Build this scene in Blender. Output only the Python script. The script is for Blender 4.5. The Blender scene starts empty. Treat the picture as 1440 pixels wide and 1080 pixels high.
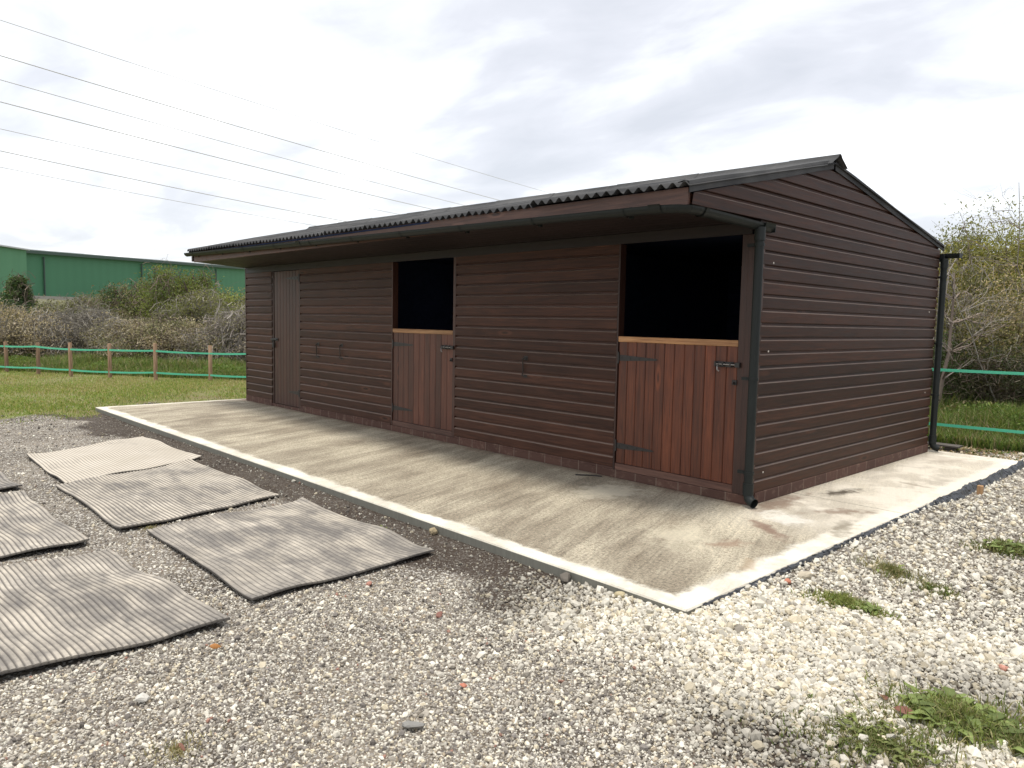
import bpy, math, random
import numpy as np
from mathutils import Vector, Matrix
S = bpy.context.scene
R = math.radians
rng = np.random.default_rng(7)
random.seed(7)

# ------------------------------------------------------------------ camera
F_PX, CX, CY, CZ = 1048.4945, 2.90807, -5.34447, 1.40363
YAW, PITCH, ROLL = 0.813914, 0.083362, 0.019408
fw = Vector((-math.sin(YAW)*math.cos(PITCH), math.cos(YAW)*math.cos(PITCH), -math.sin(PITCH)))
rt0 = Vector((math.cos(YAW), math.sin(YAW), 0)); up0 = rt0.cross(fw)
rt = rt0*math.cos(ROLL)+up0*math.sin(ROLL); up = -rt0*math.sin(ROLL)+up0*math.cos(ROLL)
cam = bpy.data.cameras.new('camera'); co = bpy.data.objects.new('camera', cam); S.collection.objects.link(co)
m = Matrix((rt, up, -fw)).transposed().to_4x4(); m.translation = Vector((CX, CY, CZ)); co.matrix_world = m
cam.sensor_width = 36; cam.lens = F_PX/1440*36; cam.clip_end = 3000; cam.clip_start = 0.05
S.camera = co

def at(px, py, dist):
    """point seen at photo pixel (px,py), at this horizontal distance"""
    d = fw + rt*((px-720)/F_PX) - up*((py-540)/F_PX)
    t = dist/math.hypot(d.x, d.y)
    return Vector((CX, CY, CZ)) + d*t
def gx(px, dist):
    p = at(px, 470, dist); return p.x, p.y

# ------------------------------------------------------------------ light
S.view_settings.view_transform = 'Standard'; S.view_settings.look = 'None'
S.view_settings.exposure = 0.72; S.view_settings.gamma = 1
sd = Vector((0.04, -0.16, 0.98)).normalized()
SUN_EL = math.asin(sd.z); SUN_AZ = math.atan2(sd.x, sd.y)
W = bpy.data.worlds.new('World'); S.world = W; W.use_nodes = True
wt = W.node_tree; wt.nodes.clear()
class NT:
    def __init__(s, tree): s.t = tree
    def n(s, typ, props=None, **inp):
        nd = s.t.nodes.new(typ)
        for k, v in (props or {}).items(): setattr(nd, k, v)
        for k, v in inp.items():
            k = k.replace('_', ' ')
            if k.startswith('i') and k[1:].isdigit(): sock = nd.inputs[int(k[1:])]
            else: sock = nd.inputs[k]
            if isinstance(v, bpy.types.NodeSocket): s.t.links.new(v, sock)
            else: sock.default_value = v
        return nd
    def math(s, op, a, b=0.0, c=0.0, clamp=False):
        return s.n('ShaderNodeMath', {'operation': op, 'use_clamp': clamp}, i0=a, i1=b, i2=c).outputs[0]
    def mix(s, f, a, b, blend='MIX'):
        nd = s.t.nodes.new('ShaderNodeMix'); nd.data_type = 'RGBA'; nd.blend_type = blend
        for i, v in ((0, f), (6, a), (7, b)):
            if isinstance(v, bpy.types.NodeSocket): s.t.links.new(v, nd.inputs[i])
            else: nd.inputs[i].default_value = v if i == 0 else ((*v, 1) if len(v) == 3 else v)
        return nd.outputs[2]
    def ramp(s, f, stops, interp='LINEAR'):
        nd = s.t.nodes.new('ShaderNodeValToRGB'); cr = nd.color_ramp; cr.interpolation = interp
        while len(cr.elements) < len(stops): cr.elements.new(0.5)
        for e, (p, c) in zip(cr.elements, stops):
            e.position = p; e.color = (c, c, c, 1) if isinstance(c, (int, float)) else (*c, 1)
        s.t.links.new(f, nd.inputs[0]); return nd.outputs[0]
    def step(s, v, lo, hi):
        nd = s.n('ShaderNodeMapRange', {'interpolation_type': 'SMOOTHSTEP'}, i0=v, i1=lo, i2=hi, i3=0.0, i4=1.0)
        return nd.outputs[0]
    def noise(s, vec, scale, detail=4, rough=0.55, dist=0.0, color=False):
        nd = s.n('ShaderNodeTexNoise', None, Vector=vec, Scale=scale, Detail=detail, Roughness=rough, Distortion=dist)
        return nd.outputs[1 if color else 0]
    def mapv(s, vec, scale=(1, 1, 1), rot=(0, 0, 0), loc=(0, 0, 0)):
        return s.n('ShaderNodeMapping', None, Vector=vec, Scale=scale, Rotation=rot, Location=loc).outputs[0]
w = NT(wt)
sky = w.n('ShaderNodeTexSky'); sky.sky_type = 'NISHITA'; sky.sun_disc = False
sky.sun_elevation = SUN_EL; sky.sun_rotation = SUN_AZ
gen = w.n('ShaderNodeTexCoord').outputs['Generated']
sep = w.n('ShaderNodeSeparateXYZ', None, Vector=gen)
zz = w.math('ADD', w.math('MAXIMUM', sep.outputs[2], 0.0), 0.16)
pl = w.n('ShaderNodeCombineXYZ', None, X=w.math('DIVIDE', sep.outputs[0], zz), Y=w.math('DIVIDE', sep.outputs[1], zz), Z=0.0).outputs[0]
# cloud deck: thick bright cloud with greyer and bluer streaks, greyer towards +x +y
c1 = w.noise(w.mapv(pl, (0.8, 1.25, 1), (0, 0, R(-35)), (1.3, 0.4, 0)), 1.0, 6, 0.50, 0.5)
c2 = w.noise(w.mapv(pl, (0.9, 1.5, 1), (0, 0, R(-40)), (4.2, 2.7, 0)), 2.1, 6, 0.55, 0.5)
side = w.math('ADD', w.math('MULTIPLY', sep.outputs[0], 0.62), w.math('MULTIPLY', sep.outputs[1], 0.42))
sidem = w.step(side, -0.42, 0.62)
thick = w.math('ADD', w.math('ADD', w.math('MULTIPLY', c1, 0.62), w.math('MULTIPLY', c2, 0.38)), w.math('ADD', w.math('MULTIPLY', sidem, 0.09), 0.030))
cloud = w.ramp(thick, [(0.46, (11.0, 11.0, 11.0)), (0.53, (7.2, 7.3, 7.45)), (0.60, (5.9, 5.95, 6.25)), (0.70, (5.1, 5.2, 5.5))])
cloudmix = w.mix(w.math('MULTIPLY', w.step(thick, 0.36, 0.5), 0.08, 0, ) , cloud, sky.outputs[0])
cloudmix = w.mix(0.90, sky.outputs[0], cloudmix)
bg = w.n('ShaderNodeBackground', None, Color=cloudmix, Strength=0.1)
w.n('ShaderNodeOutputWorld', None, Surface=bg.outputs[0])
sl = bpy.data.lights.new('sun', 'SUN'); sl.energy = 2.0; sl.angle = R(14); sl.color = (1, 0.94, 0.85)
so = bpy.data.objects.new('sun', sl); S.collection.objects.link(so); so.rotation_euler = sd.to_track_quat('Z', 'Y').to_euler()

# ------------------------------------------------------------------ helpers
def newobj(name, me, mat=None, parent=None, **tags):
    o = bpy.data.objects.new(name, me); S.collection.objects.link(o)
    if mat and me is not None: me.materials.append(mat)
    if parent: o.parent = parent
    for k, v in tags.items(): o[k] = v
    return o
def empty(name, loc=(0, 0, 0), **tags):
    o = bpy.data.objects.new(name, None); S.collection.objects.link(o); o.location = loc
    o.empty_display_size = 0.1
    for k, v in tags.items(): o[k] = v
    bpy.context.view_layer.update()
    return o
def place(parent, o):     # keep world coordinates of the mesh under a moved parent
    o.parent = parent; o.matrix_parent_inverse = Matrix.Translation(-Vector(parent.location)); return o

class MB:
    def __init__(s): s.v = []; s.f = []; s.a = []; s.sm = []; s.e = []
    def add(s, vs, fs, a=None, smooth=False, e=None):
        b = len(s.v); s.e += (e if e is not None else [0.0]*len(vs)); s.v += [tuple(q) for q in vs]; s.f += [tuple(i+b for i in f) for f in fs]
        a = random.random() if a is None else a
        s.a += [a]*len(vs); s.sm += [smooth]*len(fs)
    def box(s, x0, x1, y0, y1, z0, z1, a=None, bev=0.0):
        if x0 > x1: x0, x1 = x1, x0
        if y0 > y1: y0, y1 = y1, y0
        if bev <= 0:
            v = [(x, y, z) for z in (z0, z1) for y in (y0, y1) for x in (x0, x1)]
            s.add(v, [(0, 2, 3, 1), (4, 5, 7, 6), (0, 1, 5, 4), (1, 3, 7, 5), (3, 2, 6, 7), (2, 0, 4, 6)], a)
        else:
            b = bev; v = []
            lo = (x0, y0, z0); hi = (x1, y1, z1)
            # chamfered box: three vertices at each corner
            for sz in (0, 1):
                for sy in (0, 1):
                    for sx in (0, 1):
                        c = [hi[i] if q else lo[i] for i, q in enumerate((sx, sy, sz))]
                        d = [(-b if q else b) for q in (sx, sy, sz)]
                        v.append((c[0], c[1]+d[1], c[2]+d[2])); v.append((c[0]+d[0], c[1], c[2]+d[2])); v.append((c[0]+d[0], c[1]+d[1], c[2]))
            I = lambda sx, sy, sz, k: (sz*4+sy*2+sx)*3+k
            f = []
            for q in (0, 1):
                fx = [I(q, 0, 0, 0), I(q, 1, 0, 0), I(q, 1, 1, 0), I(q, 0, 1, 0)]; f.append(fx if q else fx[::-1])
                fy = [I(0, q, 0, 1), I(1, q, 0, 1), I(1, q, 1, 1), I(0, q, 1, 1)]; f.append(fy[::-1] if q else fy)
                fz = [I(0, 0, q, 2), I(1, 0, q, 2), I(1, 1, q, 2), I(0, 1, q, 2)]; f.append(fz if q else fz[::-1])
            for a1 in (0, 1):
                for a2 in (0, 1):
                    f.append((I(a1, a2, 0, 0), I(a1, a2, 1, 0), I(a1, a2, 1, 1), I(a1, a2, 0, 1)))
                    f.append((I(a1, 0, a2, 0), I(a1, 1, a2, 0), I(a1, 1, a2, 2), I(a1, 0, a2, 2)))
                    f.append((I(0, a1, a2, 1), I(1, a1, a2, 1), I(1, a1, a2, 2), I(0, a1, a2, 2)))
            for sx in (0, 1):
                for sy in (0, 1):
                    for sz in (0, 1): f.append((I(sx, sy, sz, 0), I(sx, sy, sz, 1), I(sx, sy, sz, 2)))
            s.add(v, f, a)
    def tube(s, path, r, n=10, a=None, caps=True, smooth=True):
        path = [Vector(p) for p in path]; K = len(path); vs = []
        rr = r if isinstance(r, (list, tuple)) else [r]*K
        ref = Vector((0, 0, 1)); 
        t0 = (path[1]-path[0]).normalized()
        if abs(t0.z) > 0.9: ref = Vector((1, 0, 0))
        nrm = (ref - t0*ref.dot(t0)).normalized()
        for i, p in enumerate(path):
            t = (path[min(i+1, K-1)]-path[max(i-1, 0)]).normalized()
            nrm = (nrm - t*nrm.dot(t)).normalized(); bn = t.cross(nrm)
            for k in range(n):
                an = 2*math.pi*k/n; vs.append(p + (nrm*math.cos(an)+bn*math.sin(an))*rr[i])
        fs = [(i*n+k, i*n+(k+1) % n, (i+1)*n+(k+1) % n, (i+1)*n+k) for i in range(K-1) for k in range(n)]
        s.add(vs, fs, a, smooth)
        if caps:
            s.add([vs[k] for k in range(n)], [tuple(range(n))[::-1]], a)
            s.add([vs[(K-1)*n+k] for k in range(n)], [tuple(range(n))], a)
    def sweep(s, prof, path, ups, sides, a=None, smooth=True, closed=True):
        n = len(prof); vs = []
        for p, u, d in zip(path, ups, sides):
            for (q, h) in prof: vs.append(Vector(p)+Vector(d)*q+Vector(u)*h)
        m_ = n if closed else n-1
        fs = [(i*n+k, i*n+(k+1) % n, (i+1)*n+(k+1) % n, (i+1)*n+k) for i in range(len(path)-1) for k in range(m_)]
        s.add(vs, fs, a, smooth)
    def obj(s, name, mat, parent=None, fix=True, **tags):
        me = bpy.data.meshes.new(name); me.from_pydata(s.v, [], s.f); me.update()
        at_ = me.attributes.new('rnd', 'FLOAT', 'POINT'); at_.data.foreach_set('value', np.array(s.a, np.float32))
        me.polygons.foreach_set('use_smooth', s.sm)
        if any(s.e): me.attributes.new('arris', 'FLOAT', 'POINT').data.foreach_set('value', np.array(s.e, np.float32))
        o = newobj(name, me, mat, None, **tags)
        if fix:
            import bmesh
            bm = bmesh.new(); bm.from_mesh(me); bmesh.ops.recalc_face_normals(bm, faces=bm.faces); bm.to_mesh(me); bm.free()
        if parent: place(parent, o)
        return o

def fastmesh(name, V, Fq, mat, parent=None, col=None, smooth=False, **tags):
    """V (n,3), Fq (m,k) numpy faces; col (n,3) point colours"""
    V = np.asarray(V, np.float32); Fq = np.asarray(Fq, np.int32); me = bpy.data.meshes.new(name)
    k = Fq.shape[1]
    me.vertices.add(len(V)); me.vertices.foreach_set('co', V.ravel())
    me.loops.add(Fq.size); me.loops.foreach_set('vertex_index', Fq.ravel())
    me.polygons.add(len(Fq)); me.polygons.foreach_set('loop_start', np.arange(0, Fq.size, k, dtype=np.int32))
    me.polygons.foreach_set('loop_total', np.full(len(Fq), k, np.int32))
    me.polygons.foreach_set('use_smooth', np.full(len(Fq), smooth))
    me.update(calc_edges=True)
    if col is not None:
        c = np.ones((len(V), 4), np.float32); c[:, :3] = col
        me.color_attributes.new('Col', 'FLOAT_COLOR', 'POINT').data.foreach_set('color', c.ravel())
    o = newobj(name, me, mat, None, **tags)
    if parent: place(parent, o)
    return o

def M(name):
    mt = bpy.data.materials.new(name); mt.use_nodes = True; t = NT(mt.node_tree)
    t.p = mt.node_tree.nodes['Principled BSDF']; t.out = mt.node_tree.nodes['Material Output']; t.m = mt
    t.obj = t.n('ShaderNodeTexCoord').outputs['Object']
    t.xyz = t.n('ShaderNodeSeparateXYZ', None, Vector=t.obj).outputs
    return t
def setp(t, **k):
    for a, v in k.items():
        sk = t.p.inputs[a.replace('_', ' ')]
        if isinstance(v, bpy.types.NodeSocket): t.t.links.new(v, sk)
        else: sk.default_value = (*v, 1) if isinstance(v, tuple) and len(v) == 3 else v
def bump(t, h, strength=0.5, dist=0.01):
    b = t.n('ShaderNodeBump', None, Strength=strength, Distance=dist, Height=h); t.t.links.new(b.outputs[0], t.p.inputs['Normal'])

def wood(name, dark, light, axis, rough=0.5, knots=True, spec=0.5, mott=0.35):
    t = M(name)
    sc = {'x': (1.3, 26, 26), 'y': (26, 1.3, 26), 'z': (26, 26, 1.3)}[axis]
    a = t.n('ShaderNodeAttribute', {'attribute_name': 'rnd'}).outputs['Fac']
    off = t.n('ShaderNodeVectorMath', {'operation': 'MULTIPLY'}, i0=t.n('ShaderNodeCombineXYZ', None, X=a, Y=a, Z=a).outputs[0], i1=(37, 23, 51)).outputs[0]
    v0 = t.n('ShaderNodeVectorMath', {'operation': 'ADD'}, i0=t.obj, i1=off).outputs[0]
    g = t.noise(t.mapv(v0, sc), 1.0, 7, 0.65, 1.4)
    fine = t.noise(t.mapv(v0, tuple(q*3.2 for q in sc)), 1.0, 4, 0.6)
    bl = t.noise(v0, 1.7, 4, 0.6)
    f = t.math('ADD', t.math('MULTIPLY', g, 0.6), t.math('MULTIPLY', fine, 0.4))
    f = t.step(f, 0.33, 0.68)
    c = t.mix(f, dark, light)
    # board to board tone and blotches
    tone = t.math('ADD', t.math('MULTIPLY', a, 0.55), 0.73)
    tone = t.math('MULTIPLY', tone, t.math('ADD', t.math('MULTIPLY', bl, mott*2), 1-mott))
    c = t.mix(1.0, c, t.n('ShaderNodeCombineXYZ', None, X=tone, Y=tone, Z=tone).outputs[0], 'MULTIPLY')
    if knots:
        ks = {'x': (2.2, 9, 9), 'y': (9, 2.2, 9), 'z': (9, 9, 2.2)}[axis]
        vo = t.n('ShaderNodeTexVoronoi', None, Vector=t.mapv(v0, ks), Scale=0.75)
        sel = t.n('ShaderNodeSeparateColor', None, Color=vo.outputs['Color']).outputs[0]
        k = t.math('MULTIPLY', t.math('SUBTRACT', 1.0, t.step(vo.outputs['Distance'], 0.05, 0.13)), t.math('GREATER_THAN', sel, 0.72))
        c = t.mix(t.math('MULTIPLY', k, 0.65), c, tuple(q*0.35 for q in dark))
        ring = t.math('MULTIPLY', t.math('SUBTRACT', t.step(vo.outputs['Distance'], 0.08, 0.13), t.step(vo.outputs['Distance'], 0.15, 0.24)), t.math('GREATER_THAN', sel, 0.72))
        c = t.mix(t.math('MULTIPLY', ring, 0.4), c, tuple(min(1, q*1.7) for q in light))
    # upper arris of each board, its glossy sky highlight painted into the colour
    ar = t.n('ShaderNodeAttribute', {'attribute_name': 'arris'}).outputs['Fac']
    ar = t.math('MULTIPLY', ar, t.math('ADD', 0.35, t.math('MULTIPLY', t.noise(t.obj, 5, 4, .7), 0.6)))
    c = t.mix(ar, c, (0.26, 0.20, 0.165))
    setp(t, Base_Color=c, Roughness=t.math('SUBTRACT', t.math('ADD', t.math('MULTIPLY', fine, 0.25), rough-0.12), t.math('MULTIPLY', ar, 0.15)), Specular_IOR_Level=spec)
    bump(t, t.math('ADD', g, t.math('MULTIPLY', fine, 0.5)), 0.35, 0.003)
    return t.m

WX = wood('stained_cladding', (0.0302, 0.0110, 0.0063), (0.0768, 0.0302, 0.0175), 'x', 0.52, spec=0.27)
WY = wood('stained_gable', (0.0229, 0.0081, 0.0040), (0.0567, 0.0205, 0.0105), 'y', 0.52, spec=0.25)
WZ = wood('stained_upright', (0.0288, 0.0109, 0.0072), (0.0633, 0.0244, 0.0151), 'z', 0.5)
WD1 = wood('stained_door_bright', (0.0644, 0.0146, 0.0050), (0.1651, 0.0428, 0.0142), 'z', 0.48, mott=0.5)
WD2 = wood('stained_door_mid', (0.0532, 0.0158, 0.0087), (0.1205, 0.0408, 0.0219), 'z', 0.5, mott=0.45)
WD3 = wood('stained_door_dull', (0.0328, 0.0113, 0.0067), (0.0682, 0.0246, 0.0149), 'z', 0.5, mott=0.4)
WCHEW = wood('worn_rail', (0.24, 0.105, 0.04), (0.56, 0.31, 0.14), 'x', 0.6, mott=0.6)
WFAS = wood('stained_fascia', (0.0653, 0.0283, 0.0196), (0.1459, 0.0707, 0.0490), 'x', 0.55)
WSOF = wood('stained_soffit', (0.0091, 0.0048, 0.0051), (0.0194, 0.0096, 0.0091), 'x', 0.55)  # soffit and lintel tone lowered to carry the shade under the eaves
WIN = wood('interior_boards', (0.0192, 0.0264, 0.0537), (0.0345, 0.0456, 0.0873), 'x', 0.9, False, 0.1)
WPOST = wood('weathered_post', (0.1680, 0.1026, 0.0634), (0.4000, 0.2736, 0.1830), 'z', 0.85, spec=0.2)
WGREY = wood('weathered_grey_board', (0.06, 0.055, 0.05), (0.16, 0.14, 0.12), 'x', 0.85, spec=0.2)
WPEG = wood('raw_peg', (0.25, 0.14, 0.07), (0.45, 0.28, 0.14), 'z', 0.8)

t = M('black_plastic'); nz = t.noise(t.obj, 6, 4)
setp(t, Base_Color=t.mix(nz, (0.006, 0.008, 0.008), (0.016, 0.020, 0.019)), Roughness=t.math('ADD', t.math('MULTIPLY', nz, 0.25), 0.38), Specular_IOR_Level=0.28); PLASTIC = t.m
t = M('black_iron'); nz = t.noise(t.obj, 40, 4)
setp(t, Base_Color=t.mix(nz, (0.014, 0.013, 0.014), (0.05, 0.045, 0.042)), Roughness=0.45, Metallic=0.3); IRON = t.m
t = M('worn_steel'); nz = t.noise(t.obj, 60, 4)
setp(t, Base_Color=t.mix(nz, (0.16, 0.15, 0.14), (0.38, 0.36, 0.34)), Roughness=0.35, Metallic=0.9); STEEL = t.m
t = M('bitumen_sheet')
n1 = t.noise(t.obj, 1.3, 5); n2 = t.noise(t.mapv(t.obj, (30, 2, 2)), 1, 4); n3 = t.noise(t.obj, 90, 3)
c = t.mix(t.step(n1, 0.35, 0.7), (0.034, 0.035, 0.037), (0.078, 0.078, 0.078))
c = t.mix(t.math('MULTIPLY', t.step(n2, 0.55, 0.8), 0.35), c, (0.15, 0.14, 0.13))
setp(t, Base_Color=c, Roughness=0.82, Specular_IOR_Level=0.3); bump(t, n3, 0.3, 0.002); ROOF = t.m
t = M('screw_cap'); setp(t, Base_Color=(0.6, 0.55, 0.48), Roughness=0.5); CAP = t.m

# brick plinth, stained the same brown
t = M('stained_brick')
def brick(t, vec):
    b = t.n('ShaderNodeTexBrick', None, Vector=vec, Scale=1.0, Mortar_Size=0.006, Brick_Width=0.225, Row_Height=0.5)
    b.offset = 0.0; return b
uvn = t.n('ShaderNodeCombineXYZ', None, X=t.math('ADD', t.xyz[0], t.xyz[1]), Y=t.math('ADD', t.xyz[2], 0.2), Z=0.0).outputs[0]
b = brick(t, uvn); b.inputs['Color1'].default_value = (0.075, 0.036, 0.026, 1); b.inputs['Color2'].default_value = (0.105, 0.050, 0.036, 1); b.inputs['Mortar'].default_value = (0.15, 0.105, 0.08, 1)
n1 = t.noise(t.obj, 14, 5, 0.65)
c = t.mix(t.math('MULTIPLY', t.step(n1, 0.5, 0.8), 0.6), b.outputs[0], (0.26, 0.18, 0.13))
setp(t, Base_Color=c, Roughness=0.9); bump(t, t.noise(t.obj, 90, 4), 0.5, 0.003); BRICK = t.m

# concrete slab
t = M('tamped_concrete')
X, Y, Z = t.xyz
pv = t.n('ShaderNodeCombineXYZ', None, X=X, Y=Y, Z=0.0).outputs[0]
warp = t.n('ShaderNodeVectorMath', {'operation': 'MULTIPLY_ADD'}, i0=t.noise(pv, 0.6, 2, color=True), i1=(0.10, 0.10, 0), i2=pv).outputs[0]
rp = t.mapv(warp, (1, 1, 1), (0, 0, R(-19)))
streak = t.noise(t.mapv(rp, (38, 0.5, 1)), 1, 4, 0.7)
streak2 = t.noise(t.mapv(rp, (2.4, 0.55, 1), (0, 0, 0), (3, 5, 0)), 1, 7, 0.7, 0.3)
blot = t.noise(pv, 0.9, 5, 0.6)
fine = t.noise(pv, 95, 5, 0.8); fine2 = t.noise(pv, 42, 5, 0.8)
c = t.mix(t.step(t.math('ADD', t.math('MULTIPLY', streak2, 0.65), t.math('MULTIPLY', blot, 0.35)), 0.36, 0.68), (0.25, 0.212, 0.157), (0.59, 0.53, 0.405))
c = t.mix(t.math('MULTIPLY', t.step(t.noise(t.mapv(rp, (2.0, 0.9, 1), (0, 0, 0), (9, 1, 0)), 1, 4), 0.52, 0.72), 0.5), c, (0.21, 0.17, 0.12))
st = t.math('ADD', t.math('MULTIPLY', t.step(streak, 0.30, 0.55), 0.22), 0.83)
st = t.math('MULTIPLY', st, t.math('ADD', t.math('ADD', t.math('MULTIPLY', t.step(fine, 0.40, 0.60), 0.50), t.math('MULTIPLY', t.step(fine2, 0.36, 0.60), 0.55)), 0.42))
c = t.mix(1.0, c, t.n('ShaderNodeCombineXYZ', None, X=st, Y=st, Z=st).outputs[0], 'MULTIPLY')
ln = t.noise(t.mapv(rp, (7.5, 0.16, 1), (0, 0, 0), (1, 8, 0)), 1, 3, 0.6)
ln = t.math('SUBTRACT', 1.0, t.step(t.math('ABSOLUTE', t.math('SUBTRACT', ln, 0.52)), 0.0, 0.014))
ln = t.math('MULTIPLY', ln, t.step(t.noise(pv, 3.5, 4, 0.7), 0.42, 0.56))
c = t.mix(t.math('MULTIPLY', ln, 0.42), c, (0.13, 0.10, 0.07))
# smooth trowelled margin along the free edges
nb = t.math('MULTIPLY', t.math('SUBTRACT', t.noise(pv, 3.2, 7, 0.78), 0.5), 0.26)
ef = t.math('SUBTRACT', 1.0, t.step(t.math('ADD', t.math('ADD', Y, 2.246), nb), 0.10, 0.16))
er = t.step(t.math('ADD', X, nb), 0.72, 0.80)
el = t.math('SUBTRACT', 1.0, t.step(t.math('ADD', t.math('ADD', X, 9.5), nb), 0.08, 0.14))
edge = t.math('MAXIMUM', t.math('MAXIMUM', ef, er), el)
edge = t.math('MULTIPLY', edge, t.math('ADD', 0.62, t.math('MULTIPLY', t.step(t.noise(pv, 2.6, 6, 0.7), 0.38, 0.60), 0.38)))
c = t.mix(edge, c, (0.74, 0.70, 0.60))
# paler, newer concrete beside and behind the gable
side = t.math('MULTIPLY', t.step(X, -0.1, 0.25), t.step(Y, -0.9, 0.5))
c = t.mix(t.math('MULTIPLY', side, t.math('ADD', 0.55, t.math('MULTIPLY', t.step(t.noise(pv, 2.2, 4, 0.6, 0.4), 0.42, 0.58), 0.45))), c, t.mix(fine2, (0.66, 0.59, 0.48), (0.88, 0.83, 0.72)))
def blob(cx_, cy_, rx, ry, ang=0.0, soft=0.75):
    v = t.mapv(pv, (1, 1, 1), (0, 0, 0), (-cx_, -cy_, 0)); v = t.mapv(v, (1, 1, 1), (0, 0, ang)); v = t.mapv(v, (1/rx, 1/ry, 1))
    v = t.n('ShaderNodeVectorMath', {'operation': 'MULTIPLY_ADD'}, i0=t.noise(pv, 7, 5, 0.65, color=True), i1=(2.6, 2.6, 0), i2=v).outputs[0]
    v = t.n('ShaderNodeVectorMath', {'operation': 'SUBTRACT'}, i0=v, i1=(1.3, 1.3, 0)).outputs[0]
    L = t.n('ShaderNodeVectorMath', {'operation': 'LENGTH'}, i0=v).outputs['Value']
    return t.math('SUBTRACT', 1.0, t.step(L, 1-soft, 1.15))
for (bx, by, rx, ry, an, col, am) in [(0.27, 1.05, 0.10, 0.30, 0.2, (0.09, 0.075, 0.055), .95), (0.12, 0.25, 0.16, 0.5, 0, (0.25, 0.175, 0.125), .8), (0.55, 0.35, 0.10, 0.30, 0.6, (0.25, 0.18, 0.13), .8),
        (0.45, -0.55, 0.08, 0.35, -0.9, (0.23, 0.145, 0.105), .8), (0.78, -0.1, 0.10, 0.30, -0.2, (0.20, 0.17, 0.12), .7), (0.40, -0.15, 0.22, 0.18, 0.3, (0.80, 0.77, 0.70), .75),
        (0.55, 1.9, 0.20, 0.05, 0.2, (0.30, 0.25, 0.18), .6), (0.15, -1.2, 0.25, 0.35, -0.4, (0.66, 0.60, 0.46), .6), (-1.0, -0.5, 0.30, 0.42, 0.35, (0.70, 0.64, 0.50), .7),
        (0.45, -1.05, 0.10, 0.16, 0.2, (0.30, 0.19, 0.13), .6), (0.75, -1.35, 0.06, 0.14, -0.4, (0.38, 0.28, 0.18), .6), (0.35, 3.6, 0.3, 0.3, 0, (0.45, 0.38, 0.3), .5)]:
    c = t.mix(t.math('MULTIPLY', blob(bx, by, rx, ry, an), am), c, col)
# mud splashed along the foot of the wall
mud = t.math('MULTIPLY', t.step(t.math('ADD', Y, t.math('MULTIPLY', t.noise(pv, 3.5, 5, 0.7), 0.35)), 0.0, 0.17), t.math('SUBTRACT', 1.0, t.step(X, -0.05, 0.0)))
c = t.mix(t.math('MULTIPLY', mud, 0.6), c, (0.17, 0.10, 0.07))
# vertical faces: shade against the lit top put into a darker grey-green colour
geo = t.n('ShaderNodeNewGeometry').outputs['Normal']
nzz = t.n('ShaderNodeSeparateXYZ', None, Vector=geo).outputs[2]
c = t.mix(t.math('SUBTRACT', 1.0, t.step(nzz, 0.3, 0.9)), c, t.mix(fine2, (0.12, 0.118, 0.10), (0.23, 0.225, 0.19)))
setp(t, Base_Color=c, Roughness=0.85, Specular_IOR_Level=0.25)
hh = t.math('ADD', t.math('MULTIPLY', streak, 1.2), t.math('ADD', t.math('MULTIPLY', fine, 0.8), t.math('MULTIPLY', fine2, 0.5)))
hh = t.math('MULTIPLY', hh, t.math('SUBTRACT', 1.0, t.math('MULTIPLY', edge, 0.8)))
bump(t, hh, 0.9, 0.012)
SLAB = t.m

# ------------------------------------------------------------------ ground
def smooth(x, a, b):
    q = np.clip((x-a)/(b-a), 0, 1); return q*q*(3-2*q)
def und(x, y):
    return (np.sin(x*1.7+y*0.9)*np.sin(y*1.3-x*0.5)*0.5 + np.sin(x*3.9+1.3)*np.sin(y*4.3+0.7)*0.25 + np.sin(x*0.6-y*0.7+2)*0.4)
def slabdist(x, y):
    dx = np.maximum(np.maximum(-9.5-x, x-0.915), 0); dy = np.maximum(np.maximum(-2.246-y, y-4.2), 0)
    return np.hypot(dx, dy)
def zg(x, y):
    x = np.asarray(x, float); y = np.asarray(y, float); d = slabdist(x, y)
    z = -0.092 + 0.012*und(x, y) + 0.032*np.exp(-d/0.35)
    z += 0.035*smooth(x, 0.0, 1.0)*np.exp(-d/0.7)*smooth(y, -3.2, -2.0)
    z += 0.045*smooth(-x, 9.3, 10.2)*(1-smooth(-x, 11, 14)) - 0.05*smooth(-x, 12, 16)
    z += -0.05*smooth(y, 4.5, 6.5)
    far = smooth(np.hypot(x-2.9, y+5.3), 22, 60); z = z*(1-far) + far*(-0.3)
    return z
def gravel_amt(x, y):      # 1 where bright loose stone lies thick
    return smooth(x+0.35*np.sin(y*2.1), -0.2, 1.0)*smooth(y+0.2*np.sin(x*5), -3.3, -2.5)
def soil_amt(x, y):        # bare dark soil strip along the slab front and patches bottom right
    e = 0.12*np.sin(x*3.1)+0.08*np.sin(x*7.7+1)
    s1 = (1-smooth(-y, 2.62+e, 3.0+e))*smooth(-x, -0.75, 0.0)
    s2 = np.exp(-(((x-1.68)/0.42)**2+((y+2.88)/0.24)**2))*1.0
    s3 = np.exp(-(((x-2.15)/0.5)**2+((y+1.9)/0.35)**2))*0.8
    s4 = np.exp(-(((x-1.9)/0.25)**2+((y-0.3)/0.7)**2))*0.6
    return np.clip(s1*0.85+s2+s3+s4, 0, 1)

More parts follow.
